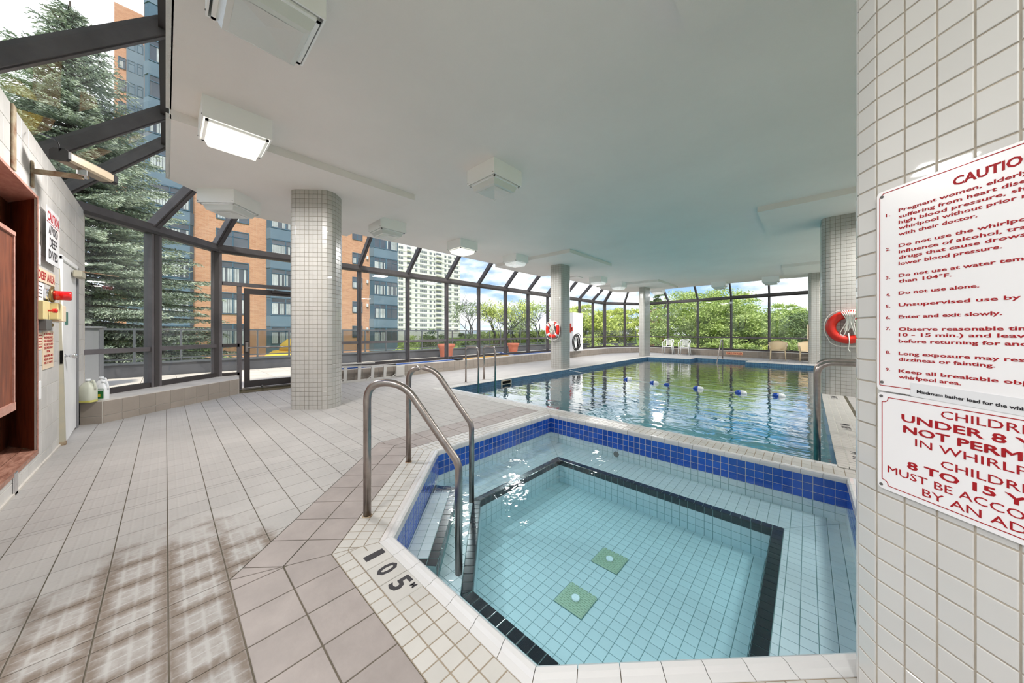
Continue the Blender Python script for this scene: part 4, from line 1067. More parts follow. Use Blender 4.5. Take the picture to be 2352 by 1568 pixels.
grab([(.78, 5.12, 0), (.78, 5.12, .90), (.075, 5.12, .90), (.075, 5.12, -.5)], 'farther steel pool rail behind the tiled pillar', .026, .14, grp='pool ladder rails, right edge')
grab([(-2.85, 17.25, 0), (-2.85, 17.25, .86), (-2.86, 16.95, .86), (-2.88, 15.9, -.4)], 'slanted steel handrail at the entry recess of the far pool end', .022, .1, 'entry_handrail')

# lane rope with floats
rp = thing('lane_rope', 'sagging lane rope with blue and white floats across the pool', 'rope')
Y0r = 8.7
rpts = [(-5.7, 8.95, -.03), (-4.82, 8.95, -.115), (-3.69, 8.78, -.112), (-2.94, 8.65, -.112), (-1.89, 8.50, -.112), (-1.07, 8.53, -.112), (-.44, 8.66, -.112), (.19, 8.8, -.03)]
MB().tube(rpts, .006, 6).obj('line', M['rope'], rp, True)
RYf = Matrix.Rotation(math.radians(90), 4, 'Y')
for k, p in enumerate(rpts[1:-1]):
    if k == 0: continue
    MB().lathe([(.012, -.11), (.045, -.09), (.055, -.05), (.055, 0)], p, 12, RYf).obj('float', [M['float_blue'], M['float_white']][0], rp, True)
    MB().lathe([(.055, 0), (.055, .05), (.045, .09), (.012, .11)], p, 12, RYf).obj('float', M['float_white'], rp, True)
MB().lathe([(.012, -.06), (.04, -.04), (.04, .04), (.012, .06)], (-2.62, 8.6, -.112), 12, RYf).obj('float', M['float_blue'], rp, True)

# ================================================================== LIFE RINGS
def life_ring(cx, cy, cz, R, r, lab, bands=True, n=(0, -1, 0)):
    root = thing('life_ring', lab, 'life ring', 'red life rings on the columns', (cx, cy, cz))
    mb = MB(); NN, KK = 48, 14
    for i in range(NN):
        for k in range(KK):
            a, b = 2*math.pi*i/NN, 2*math.pi*k/KK; q = R+r*math.cos(b); mb.v.append((q*math.cos(a), r*.8*math.sin(b), q*math.sin(a)))
    for i in range(NN):
        for k in range(KK): mb.f.append((i*KK+k, i*KK+(k+1) % KK, ((i+1) % NN)*KK+(k+1) % KK, ((i+1) % NN)*KK+k)); mb.mi.append(0)
    mb.f = [tuple(reversed(f)) for f in mb.f]
    mb.obj('ring_body', M['ring'], root, True)
    if bands:
        for a0 in (45, 135, 225, 315):
            bm = MB(); a0 = math.radians(a0); w_ = .13
            for i in range(4):
                a = a0-w_+2*w_*i/3
                for k in range(KK): b = 2*math.pi*k/KK; q = R+r*1.04*math.cos(b); bm.v.append((q*math.cos(a), r*.84*math.sin(b), q*math.sin(a)))
            for i in range(3):
                for k in range(KK): bm.f.append((i*KK+k, (i+1)*KK+k, (i+1)*KK+(k+1) % KK, i*KK+(k+1) % KK)); bm.mi.append(0)
            bm.obj('reflective_band', M['float_white'], root, True)
    # grab line round the outside
    pts = []
    for i in range(41):
        a = 2*math.pi*i/40; sag = abs(math.sin(2*a))*.03; q = R+r*1.05+sag; pts.append((q*math.cos(a), -.01, q*math.sin(a)-(.05 if math.sin(a) < -.6 else 0)))
    MB().tube(pts, .008, 6, False).obj('grab_line', M['rope'], root, True)
    # coiled throwing line looped over the top
    rs = random.Random(int(cx*100))
    for i in range(7):
        xo = (i-3)*.022; top = R+r*.9; bot = -R*rs.uniform(.1, .75)
        p = [(xo*1.5, -r, top-.02), (xo*1.2, -r*1.25, top-.06), (xo*.3+rs.uniform(-.02, .02), -r*.8, top*.4), (xo*1.8+rs.uniform(-.02, .02), -r*.5, bot+.05), (xo*1.4+.02, -r*.5, bot), (xo*1.2+.035, -r*.5, bot+.06), (xo*.6+.03, -r*.8, top*.45), (xo+.02, -r*1.25, top-.07), (xo*1.5+.01, -r*.9, top+.01)]
        MB().tube(arc_path(p, .03, 3), .008, 6).obj('throwing_line', M['rope'], root, True)
    MB().tube(arc_path([(0, -r*.5, -R*.5), (.01, -r, -R-.05), (-.01, -r*.4, -R-r-.10), (.02, -r*.3, -R-r-.15)], .03, 3), .009, 6).obj('rope_tail', M['rope'], root, True)
    MB().box(-.02, .02, 0, .06, R-.03, R+.03).obj('hook', M['greybox'], root)
    return root
life_ring(-6.20, 8.70, 1.29, .215, .062, 'smaller red and white life ring with coiled rope on the column at the pool edge')
life_ring(.56, 8.66, 1.31, .235, .075, 'larger all-red life ring with white rope on the right-hand column', False)
o = MB().bbox(-.02, .0, 16.58, 16.8, .93, 1.5, .003).obj('cream_notice', M['cream_sign']); tag(o, 'narrow cream notice fixed to the far right column', 'notice')
for k in range(5): MB().box(-.0225, -.0195, 16.6, 16.78, 1.0+k*.09, 1.03+k*.09).obj('printed_line', M['redp'], o)

# ================================================================== SIGNS ON THE PILLAR
def sign_frame(z): # x along the face towards the viewer, y up, normal to the left
    o = PCn - D2*.010
    return plane((o.x, o.y, z), (-D1.x, -D1.y, 0), (-D2.x, -D2.y, 0))
T = sign_frame(0)
if (T.to_3x3() @ Vector((0, 1, 0))).z < 0: T = plane(T.translation, -(T.to_3x3() @ Vector((1, 0, 0))), (-D2.x, -D2.y, 0)) 
ZUP = 1.22
def hz(v, d): return ZUP+(762-v)/735*d
def plate(name, lab, x0, x1, z0, z1, cat='sign'):
    r_ = .012; pts = []
    for cx, cy, a0 in ((x1-r_, z0+r_, -90), (x1-r_, z1-r_, 0), (x0+r_, z1-r_, 90), (x0+r_, z0+r_, 180)):
        for k in range(4): a = math.radians(a0+30*k); pts.append((cx+r_*math.cos(a), cy+r_*math.sin(a)))
    o = MB().prism(pts, 0, .003, T).obj(name, M['sign']); tag(o, lab, cat); return o
def stroke(parent, pts, w_=.0022):
    mb = MB()
    for a, b in zip(pts[:-1], pts[1:]): mb.beam(T @ Vector((a[0], a[1], .0033)), T @ Vector((b[0], b[1], .0033)), w_, .0005, up=tuple(T.to_3x3() @ Vector((0, 0, 1))))
    mb.obj('border_line', M['redp'], parent)
T = T @ Matrix.Translation((0, 0, .0))
s1 = plate('caution_sign', 'large white sign with red whirlpool caution rules, upper of two on the pillar', .010, .486, 1.035, 1.662)
x0, x1, z0, z1 = .018, .478, 1.052, 1.654
stroke(s1, [(x0, z0), (x0, z1-.01), (x0+.01, z1), (x1, z1), (x1, z0), (x0, z0)])
TT = T @ Matrix.Translation((0, 0, .0031))
text('CAUTION', s1, TT, .022, .182, 1.608, M['redp'], width=.137, bold=.035)
d0 = .975
lines = [(485, 'Pregnant women, elderly persons and', .345), (499, 'suffering from heart disease, diabetes,', .345), (512, 'high blood pressure, should not use', .345), (525, 'whirlpool without prior medical consul', .345), (539, 'with their doctor.', .152),
         (565, 'Do not use the whirlpool under the', .345), (579, 'influence of alcohol, tranquilizers or', .345), (592, 'drugs that cause drowsiness or that', .345), (606, 'lower blood pressure.', .190),
         (633, 'Do not use at water temperature higher', .36), (646, 'than 104°F.', .108), (673, 'Do not use alone.', .155), (700, 'Unsupervised use by children is', .33), (727, 'Enter and exit slowly.', .190),
         (755, 'Observe reasonable time limits (e.g.', .345), (768, '10 - 15 min.) and leave the water', .345), (782, 'before returning for another session.', .345), (810, 'Long exposure may result in nausea,', .345), (823, 'dizziness or fainting.', .180), (850, 'Keep all breakable objects out of', .335), (863, 'whirlpool area.', .125)]
for v, s_, wd in lines: text(s_, s1, TT, .0098, .066, hz(v, d0)-.0055, M['redp'], width=wd*1.05, bold=.022)
for v, s_ in ((495, '1.'), (573, '2.'), (638, '3.'), (677, '4.'), (703, '5.'), (729, '6.'), (754, '7.'), (808, '8.'), (847, '9.')):
    text(s_, s1, TT, .0090, .034, hz(v, 1.0)-.005, M['redp'], width=.011, bold=.02)
for x, z in ((.024, 1.645), (.470, 1.645), (.024, 1.062), (.470, 1.062)): MB().lathe([(.0045, 0), (.004, .0025), (.001, .003)], T @ Vector((x, z, .003)), 10, T.to_3x3().to_4x4()).obj('screw', M['greybox'], s1)
pp = MB().prism([(.095, 1.032), (.43, 1.022), (.43, 1.062), (.095, 1.072)], .0035, .0045, T).obj('bather_load_notice', M['paper']); tag(pp, 'thin white paper strip reading maximum bather load, between the two signs', 'notice')
text('Maximum bather load for the whirlpool is 10 persons', pp, T @ Matrix.Translation((0, 0, .0046)) @ Matrix.Rotation(-.03, 4, 'Z'), .0085, .078, 1.047, M['blackp'], width=.30, bold=.03)
s2 = plate('children_sign', 'smaller white sign with red rules about children, lower of two on the pillar', .012, .486, .728, 1.030)
x0, x1, z0, z1 = .024, .474, .742, 1.016; q = .016
stroke(s2, [(x0+q, z0), (x0+q*.9, z0+q*.6), (x0+q*.5, z0+q*.9), (x0, z0+q), (x0, z1-q), (x0+q*.5, z1-q*.9), (x0+q*.9, z1-q*.6), (x0+q, z1), (x1-q, z1), (x1, z1-q), (x1, z0+q), (x1-q, z0), (x0+q, z0)])
cx = .249
for s_, v, h_, wd, bo in (('CHILDREN', 955, .0225, .165, 0), ('UNDER 8 YEARS', 985, .0225, .335, .05), ('NOT PERMITTED', 1015, .0225, .330, .05), ('IN WHIRLPOOL', 1038, .0225, .275, 0),
                         ('CHILDREN', 1085, .0225, .165, 0), ('8 TO 15 YEARS', 1101, .0225, .310, .05), ('MUST BE ACCOMPANIED', 1118, .0225, .40, 0), ('BY AN ADULT', 1160, .0225, .245, 0)):
    pass
zz = [.985, .953, .921, .889, .849, .817, .785, .753]
for (s_, h_, wd, bo), z in zip((('CHILDREN', .0225, .172, 0), ('UNDER 8 YEARS', .0225, .335, .03), ('NOT PERMITTED', .0225, .325, 0), ('IN WHIRLPOOL', .0225, .275, 0),
                         ('CHILDREN', .0225, .172, 0), ('8 TO 15 YEARS', .0225, .310, .035), ('MUST BE ACCOMPANIED', .0225, .40, 0), ('BY AN ADULT', .0225, .245, 0)), zz):
    text(s_, s2, TT, h_*.93, cx, z, M['redp'], width=wd*1.05, bold=bo, align='CENTER')
    if s_.startswith('NOT'):      # heavier stroke: the same letters again, a hair aside and proud
        for q_, dx_ in enumerate((-.0010, .0010)): text(s_, s2, TT, h_*.93, cx+dx_, z+dx_*.6, M['redp'], width=wd*1.05, align='CENTER', ex=.0006+.0002*q_)
for x, z in ((.022, 1.018), (.476, 1.018), (.022, .740), (.476, .740)): MB().lathe([(.0045, 0), (.004, .0025), (.001, .003)], T @ Vector((x, z, .003)), 10, T.to_3x3().to_4x4()).obj('screw', M['greybox'], s2)

# ================================================================== LEFT WALL FITTINGS
Yf = YW+.002
TL = plane((0, Yf, 0), (-1, 0, 0), (0, 1, 0))     # x to the reader's right = towards -X
def wplate(name, lab, xa, xb, z0, z1, m, th=.004, cat='sign', y=0):
    o = MB().bbox(xb, xa, Yf+y, Yf+y+th, z0, z1, .0015).obj(name, m); tag(o, lab, cat); return o
def wtext(s_, par, h, x, z, m, width, bold=.03, th=.0045, al='CENTER', y=0):
    text(s_, par, TL @ Matrix.Translation((0, 0, th+y)), h, -x, z, m, width=width, bold=bold, align=al)
o = wplate('caution_sign', 'white metal sign reading caution avoid deep dives on the left wall', -5.08, -5.60, 1.86, 2.38, M['sign'], .004, y=.03)
wtext('CAUTION', o, .085, -5.34, 2.255, M['redp'], .44, .02, y=.03)
for s_, z in (('AVOID', 2.135), ('DEEP', 2.02), ('DIVES', 1.905)): wtext(s_, o, .085, -5.34, z, M['blackp'], .36 if s_ != 'DEEP' else .30, .02, y=.03)
MB().box(-5.60, -5.08, Yf+.0345, Yf+.0355, 2.235, 2.24).obj('rule_line', M['redp'], o)
o = wplate('deep_area_sign', 'cream sign reading deep area below the deep dives sign', -4.985, -5.63, 1.675, 1.80, M['cream_sign'])
wtext('DEEP AREA', o, .075, -5.305, 1.70, M['redp'], .60, .02)
o = wplate('notice_card', 'small white printed notice partly behind the warning beacon', -4.98, -5.2, 1.50, 1.665, M['paper'], cat='notice')
for k in range(4): MB().box(-5.12, -5.0, Yf+.004, Yf+.005, 1.53+k*.032, 1.54+k*.032).obj('printed_line', M['blackp'], o)
o = wplate('notice_card', 'white notice card above the deep area sign, half hidden by the wood', -4.98, -5.08, 1.82, 2.0, M['paper'], cat='notice')
o = wplate('notice_card', 'yellowed notice card beside the deep dives sign', -4.98, -5.06, 2.02, 2.2, M['cream_sign'], cat='notice')
# beacon
b = thing('warning_beacon', 'red warning beacon sticking out of a chrome collar on the left wall', 'beacon', loc=(-5.22, Yf, 1.565)); RYb = Matrix.Rotation(math.radians(-90), 4, 'X')
MB().lathe([(.060, 0), (.060, .035), (.055, .038)], (0, 0, 0), 24, RYb).obj('beacon_base', M['chrome'], b, True)
MB().lathe([(.066, .036), (.068, .038), (.068, .052), (.060, .055)], (0, 0, 0), 24, RYb).obj('clamp_ring', M['brass'], b, True)
MB().lathe([(.040, .05), (.045, .056), (.044, .146), (.040, .152), (.010, .154)], (0, 0, 0), 24, RYb).obj('red_lens', M['red_lens'], b, True)
MB().box(-.012, .012, .036, .054, .062, .080).obj('clamp_screw', M['brass'], b)
# boxes
b = thing('emergency_button_box', 'yellowed plastic box with a red push button below the beacon', 'switch', loc=(-5.12, Yf, 1.415))
MB().bbox(-.07, .14, 0, .036, -.085, .085, .006).obj('rear_case', M['yellow_box'], b); MB().bbox(-.235, -.08, 0, .080, -.080, .080, .006).obj('button_case', M['yellow_box'], b)
MB().bbox(-.39, -.24, 0, .085, -.095, .065, .006).obj('side_plate', M['cream_sign'], b)
MB().lathe([(.008, 0), (.008, .02), (.018, .024), (.020, .046), (.014, .052)], (.0, .036, 0), 16, RYb).obj('push_button', M['red_lens'], b, True)
b = thing('key_switch_box', 'small dark grey key switch box under the yellow button box', 'switch', loc=(-5.14, Yf, 1.285))
MB().bbox(-.06, .12, 0, .045, -.05, .05, .006).obj('case', M['greybox'], b); MB().bbox(-.18, -.07, 0, .03, -.05, .045, .004).obj('face_plate', M['chrome'], b)
MB().lathe([(.016, 0), (.016, .012), (.008, .016)], (-.125, .03, 0), 14, RYb).obj('key_lock', M['brass'], b, True)
o = wplate('emergency_notice', 'tall cream notice with red emergency stop instructions on the left wall', -5.16, -5.56, .87, 1.225, M['cream_sign'], cat='notice')
for k, s_ in enumerate(('IN THE EVENT OF', 'AN EMERGENCY,', 'PUSH EMERGENCY', 'STOP BUTTON AND', 'USE EMERGENCY', 'PHONE.', 'AN AUDIBLE AND', 'VISUAL SIGNAL', 'WILL ACTIVATE.')):
    wtext(s_, o, .022, -5.36, 1.19-k*.033-(.008 if k > 5 else 0), M['redp'], .34 if len(s_) > 8 else .13, .0)
o = wplate('notice_card', 'small cream notice with red lines, left of the tall emergency notice', -4.98, -5.13, 1.06, 1.215, M['cream_sign'], cat='notice')
for k in range(5): MB().box(-5.12, -5.0, Yf+.004, Yf+.005, 1.08+k*.026, 1.088+k*.026).obj('printed_line', M['redp'], o)
o = wplate('wall_plate', 'small white blank cover plate low on the left wall beside the wood', -4.99, -5.07, .62, .78, M['white_paint'], .008, cat='cover plate')
# heater on bracket
h_ = thing('infrared_heater', 'champagne tubular heater with black end caps on a rusty wall bracket', 'heater')
MB().bbox(-4.83, -4.78, Yf, Yf+.012, 2.44, 2.66, .003).obj('wall_bracket', M['rust'], h_)
MB().beam((-4.80, Yf, 2.575), (-4.75, -.50, 2.60), .035, .035).obj('bracket_arm', M['rust'], h_)
MB().bbox(-4.80, -4.70, -.53, -.47, 2.60, 2.66, .006).obj('swivel', M['chrome'], h_)
hd = Vector((-.86, .51, 0)); hc = Vector((-4.76, -.50, 2.705)); n_ = 12
def profile_bar(c0, c1, r, m, nm):
    ax = (c1-c0).normalized(); sd_ = ax.cross(Vector((0, 0, 1))).normalized(); up_ = Vector((0, 0, 1)); vs = []
    shp = [(-1, -.55), (-.75, -.85), (.75, -.85), (1, -.55), (1, .45), (.6, .8), (.15, .8), (.1, .7), (-.1, .7), (-.15, .8), (-.6, .8), (-1, .45)]
    for c in (c0, c1):
        for a, b in shp: vs.append(c+sd_*a*r+up_*b*r)
    k = len(shp); return MB().add(vs, [(i, (i+1) % k, k+(i+1) % k, k+i) for i in range(k)]+[tuple(reversed(range(k))), tuple(range(k, 2*k))]).obj(nm, m, h_)
profile_bar(hc-hd*.18, hc+hd*.22, .056, M['heater'], 'heater_body')
profile_bar(hc-hd*.205, hc-hd*.18, .060, M['hose'], 'end_cap'); profile_bar(hc+hd*.22, hc+hd*.26, .060, M['hose'], 'end_cap')
MB().tube(arc_path([hc-hd*.20+Vector((0, 0, .02)), (-4.55, -.60, 2.80), (-4.66, -.70, 2.86)], .05, 4), .005, 6).obj('power_cable', M['hose'], h_, True)

# ================================================================== WOODEN WALL CUBBY
wd = thing('wooden_cubby', 'dark stained wooden cubby set into the tiled wall at the far left, worn bench board', 'shelf unit')
zb, zt = .18, 2.395; YF = YW+.004
def wprism(nm, poly, z0, z1, m): return MB().prism(ccw(poly), z0, z1).obj(nm, M[m], wd)
wprism('side_board', [(-4.98, YF), (-5.33, YF-.205), (-5.34, YF-.185), (-5.0, YF)], zb, zt, 'wood')
wprism('back_board', [(-5.33, YF-.205), (-4.72, YF-.205), (-4.72, YF-.225), (-5.36, YF-.225)], zb, zt, 'wood')
wprism('back_board', [(-4.71, YF-.205), (-3.95, YF-.205), (-3.95, YF-.225), (-4.71, YF-.225)], zb, zt, 'wood')
wprism('back_board', [(-3.94, YF-.205), (-3.1, YF-.205), (-3.1, YF-.225), (-3.94, YF-.225)], zb, zt, 'wood')
wprism('end_board', [(-3.12, YF), (-3.12, YF-.2), (-3.1, YF-.2), (-3.1, YF)], zb, zt, 'wood')
wprism('top_board', [(-4.99, YF), (-3.1, YF), (-3.1, YF-.225), (-5.36, YF-.225)], zt, zt+.022, 'wood_edge')
wprism('front_edge', [(-4.995, YF-.003), (-4.98, YF-.003), (-4.98, YF+.004), (-4.995, YF+.004)], zb-.02, zt+.02, 'wood_edge')
wprism('bench_board', [(-4.99, YF+.004), (-3.1, YF+.004), (-3.1, YF-.095), (-5.13, YF-.095)], zb-.035, zb, 'wood_worn')
wprism('bench_board', [(-5.15, YF-.10), (-3.1, YF-.10), (-3.1, YF-.225), (-5.36, YF-.225)], zb-.035, zb, 'wood_worn')
bx_ = [(-4.56, YF-.03), (-3.12, YF-.03), (-3.12, YF-.2), (-4.98, YF-.2)]
wprism('shelf', bx_, 1.97, 2.00, 'wood_edge'); wprism('shelf', bx_, .61, .64, 'wood_edge')
wprism('shelf_edge', [(-4.56, YF-.03), (-3.12, YF-.03), (-3.12, YF-.05), (-4.60, YF-.05)], .64, .67, 'wood_edge')
wprism('upright', [(-4.565, YF-.034), (-4.54, YF-.034), (-4.54, YF-.055), (-4.60, YF-.055)], .67, 1.97, 'wood_edge')
wprism('inner_board', [(-4.545, YF-.045), (-4.10, YF-.045), (-4.10, YF-.06), (-4.57, YF-.06)], .67, 1.97, 'wood')
wprism('inner_board', [(-4.09, YF-.045), (-3.13, YF-.045), (-3.13, YF-.06), (-4.09, YF-.06)], .67, 1.97, 'wood')

# ================================================================== OBJECTS BY THE LEDGE
def jug(x, y, z, lab, h=.24, w_=.085, body='jug_liquid', low=None, label_c=None, rz=0):
    r = thing('chemical_jug', lab, 'jug', 'plastic jugs on the ledge by the white door', (x, y, z), rz)
    mb = MB(); prof = [(.9, 0), (1, .03), (1, .60), (.92, .70), (.55, .86), (.25, .92), (.25, .96)]
    def sq(s_, zz_): 
        return [(w_*s_*math.copysign(abs(math.cos(a))**.5, math.cos(a)), w_*.8*s_*math.copysign(abs(math.sin(a))**.5, math.sin(a)), zz_*h) for a in [2*math.pi*k/20 for k in range(20)]]
    vs = []; 
    for s_, zz_ in prof: vs += sq(s_, zz_)
    fs = [(i*20+k, i*20+(k+1) % 20, (i+1)*20+(k+1) % 20, (i+1)*20+k) for i in range(len(prof)-1) for k in range(20)]+[tuple(reversed(range(20))), tuple(range(len(vs)-20, len(vs)))]
    mb.add(vs, fs); mb.obj('jug_body', M[body], r, True)
    if low:
        m2 = MB(); vs = sq(1.01, 0.005)+sq(1.015, .10); m2.add(vs, [(k, (k+1) % 20, 20+(k+1) % 20, 20+k) for k in range(20)]+[tuple(range(20, 40))]); m2.obj('liquid_band', M[low], r, True)
    MB().lathe([(.022, h*.95), (.022, h*1.04), (.018, h*1.05)], (0, 0, 0), 14).obj('cap', M['float_white'], r, True)
    MB().tube(arc_path([(w_*.4, 0, h*.9), (w_*.75, 0, h*1.0), (w_*1.02, 0, h*.8), (w_*1.0, 0, h*.55)], .02, 4), .011, 8).obj('handle', M[body], r, True)
    if label_c:
        lb = MB().box(-w_*.75, w_*.75, -w_*.86, -w_*.82, h*.10, h*.62).obj('label_patch', M[label_c], r)
        MB().box(-w_*.5, w_*.1, -w_*.87, -w_*.855, h*.18, h*.34).obj('label_patch', M['label_yellow'], r)
        MB().box(-w_*.7, w_*.7, -w_*.87, -w_*.855, h*.52, h*.60).obj('label_patch', M['paper'], r)
    return r
a_ = math.radians(55)
jug(-6.93, -.69, .30, 'translucent plastic jug with yellowish liquid, nearest the white door', .29, .072, 'jug_liquid', 'jug_low', None, a_)
jug(-7.02, -.575, .30, 'plastic bottle with a green and yellow label on the ledge', .25, .050, 'float_white', None, 'label_green', a_)
jug(-7.15, -.60, .30, 'white plastic jug standing behind the green-labelled bottle', .29, .055, 'float_white', None, None, a_)
# aluminium ladder lying on its side along the ledge
ld_ = thing('step_ladder', 'folded aluminium step ladder lying on its side against the ledge', 'ladder')
XL = -8.10; ya, yb_ = 2.0, 4.45
MB().beam((XL, ya, .455), (XL-.02, yb_, .30), .03, .022, up=(1, 0, 0)).obj('side_rail', M['ladder'], ld_)
MB().beam((XL, ya, .02), (XL-.02, yb_, .02), .03, .06, up=(0, 0, 1)).obj('side_rail', M['ladder'], ld_)
for k in range(7):
    y = 2.25+k*.325; zt_ = .455-(y-ya)/(yb_-ya)*.155
    MB().beam((XL-.01, y, .03), (XL-.01, y+.02, zt_), .075, .03, up=(1, 0, 0)).obj('rung', M['ladder'], ld_)
    if k % 2 == 0: MB().beam((XL+.01, y-.14, .03), (XL+.01, y, .12), .02, .008, up=(1, 0, 0)).obj('brace', M['ladder'], ld_)
MB().bbox(XL-.03, XL+.03, 4.18, 4.42, .04, .30, .004).obj('top_cap', M['ladder'], ld_)
MB().beam((XL+.035, 2.1, .49), (XL+.035, 3.6, .44), .03, .02, up=(1, 0, 0)).obj('rear_rail', M['ladder'], ld_)
# poles on the ledge
p1 = thing('cleaning_pole', 'long blue telescopic pool pole lying on the ledge beside the ladder', 'pole')
MB().tube([(-8.30, 2.75, .325), (-8.38, 6.3, .325)], .016, 10).obj('pole_tube', M['pole_blue'], p1, True); MB().tube([(-8.32, 3.9, .325), (-8.335, 4.3, .325)], .02, 10).obj('grip', M['hose'], p1, True)
p2 = thing('cleaning_pole', 'yellow pool pole lying on the ledge with a vacuum head', 'pole')
MB().tube([(-8.42, 6.55, .325), (-8.50, 9.0, .325)], .014, 10).obj('pole_tube', M['pole_yellow'], p2, True)
MB().bbox(-8.55, -8.25, 6.35, 6.6, .31, .36, .01).obj('vacuum_head', M['hose'], p2)
p3 = thing('cleaning_pole', 'blue pool pole with a wire leaf net on the far part of the ledge', 'pole')
MB().tube([(-8.50, 9.3, .325), (-8.55, 12.6, .325)], .014, 10).obj('pole_tube', M['pole_blue'], p3, True)
MB().tube([(-8.5+.0, 9.3, .33), (-8.62, 8.75, .42), (-8.55, 8.3, .50), (-8.40, 8.25, .48), (-8.42, 8.8, .38), (-8.5, 9.3, .33)], .006, 6).obj('net_hoop', M['pole_blue'], p3, True)
# white cabinet on the ledge, hose and fire sign
cbn = thing('white_cabinet', 'tall plain white cabinet standing on the ledge behind the life ring column', 'cabinet')
MB().bbox(-8.88, -8.15, 13.10, 13.95, .30, 2.14, .006).obj('cabinet_body', M['white_paint'], cbn); MB().bbox(-8.15, -8.135, 13.16, 13.9, .36, 2.08, .003).obj('cabinet_door', M['white_paint'], cbn)
fs_ = MB().bbox(-8.40, -8.26, 13.075, 13.095, 1.20, 1.62, .003).obj('fire_sign', M['exit']); tag(fs_, 'narrow red fire sign on the end of the white cabinet', 'sign')
fa = thing('fire_alarm', 'small red fire alarm pull box beside the red sign', 'alarm'); MB().bbox(-8.24, -8.17, 13.06, 13.095, 1.27, 1.44, .006).obj('case', M['exit'], fa); MB().bbox(-8.22, -8.19, 13.05, 13.06, 1.38, 1.41, .003).obj('pull_handle', M['hose'], fa)
hs = thing('coiled_hose', 'thick coil of black rubber hose standing on the ledge by the white cabinet', 'hose', loc=(-8.0, 13.2, .30)); rs = random.Random(5)
for k in range(6):
    R_ = .30+.035*(k % 3); pts = []; ph = rs.uniform(0, 6)
    for i in range(29):
        a = 2*math.pi*i/28; pts.append((-.04+.028*(k-3)+.03*math.sin(a+ph), R_*math.cos(a)*(.80+.03*k), .40+R_*1.05*math.sin(a)+.012*k))
    MB().tube(pts, .017, 8, False).obj('hose_loop', M['hose'], hs, True)
MB().tube(arc_path([(-.05, .22, .5), (-.02, .34, .25), (0, .36, .15)], .08, 4), .014, 8).obj('hose_end', M['hose'], hs, True)
MB().box(-.12, .05, -.02, .02, .70, .73).obj('hose_hook', M['greybox'], hs)

# shallow area sign
lsd = Vector((-1, .15, 0)).normalized()
o = MB().add([], []); zz_ = .16
TS = plane((-2.98, 18.45+.15*2.98-.012, .10), (1, -.15, 0), (-.15, -1, 0))
if (TS.to_3x3() @ Vector((0, 1, 0))).z < 0: TS = plane(TS.translation, (-1, .15, 0), (-.15, -1, 0))
o = MB().prism(rectp(0, .72, 0, .14), 0, .004, TS).obj('shallow_area_sign', M['orange_sign']); tag(o, 'orange sign reading shallow area on the far ledge', 'sign')
text('SHALLOW AREA', o, TS @ Matrix.Translation((0, 0, .0045)), .085, .36, .027, M['redp'], width=.66, bold=.03, align='CENTER')
# spot lamp and camera on the far glazing
sp1 = thing('spot_lamp', 'small dark spot lamp clamped to the far window header', 'lamp', loc=(-5.96, 19.70, 2.80)); MB().bbox(-.04, .04, -.04, .06, 0, .06, .006).obj('clamp', M['greybox'], sp1); MB().lathe([(.04, 0), (.06, -.10), (.06, -.22)], (-.06, -.05, .02), 12, Matrix.Rotation(.5, 4, 'Y')).obj('lamp_head', M['alu'], sp1, True)
sp2 = thing('camera_dome', 'small white camera dome on a far window post', 'camera', loc=(-2.83, 19.28, 2.70)); MB().lathe([(.02, -.08), (.06, -.05), (.07, 0), (.07, .03)], (0, 0, 0), 16).obj('dome', M['float_white'], sp2, True)

# ================================================================== CHAIRS
def resin_chair(lab):
    r = thing('garden_chair', lab, 'chair', 'white resin chairs at the far ledge'); m = M['chair']
    seat = MB(); seat.bbox(-.24, .24, -.24, .22, .40, .425, .01); seat.obj('seat', m, r)
    for sx in (-1, 1):
        MB().tube([(sx*.26, -.27, 0), (sx*.235, -.235, .41), (sx*.25, -.22, .62)], [.017, .024, .02], 8).obj('leg', m, r, True)
        MB().tube([(sx*.25, .30, 0), (sx*.22, .22, .42)], [.017, .024], 8).obj('leg', m, r, True)
        MB().tube(arc_path([(sx*.25, -.23, .60), (sx*.265, -.20, .645), (sx*.26, .14, .66), (sx*.215, .27, .80)], .06, 4), .02, 8).obj('armrest', m, r, True)
    pts = [(-.20, .20, .42), (-.225, .27, .70), (-.17, .30, .81), (0, .315, .84), (.17, .30, .81), (.225, .27, .70), (.20, .20, .42)]
    MB().tube(arc_path(pts, .05, 3), .018, 8).obj('back_frame', m, r, True)
    for k in range(6):
        z = .50+k*.05; y = .215+(z-.42)*.22; MB().box(-.11, .11, y, y+.012, z, z+.032).obj('back_slat', m, r)
    for sx in (-1, 1): MB().beam((sx*.12, .22, .44), (sx*.13, .305, .82), .03, .012, up=(0, 1, 0)).obj('back_upright', m, r)
    return r
c1 = resin_chair('white resin garden chair at the far ledge, left of the pair'); c1.location = (-5.62, 18.70, 0); c1.rotation_euler = (0, 0, math.radians(6))
c2 = dup(c1, None, (-4.78, 18.62, 0), math.radians(4), 'white resin garden chair at the far ledge, right of the pair')
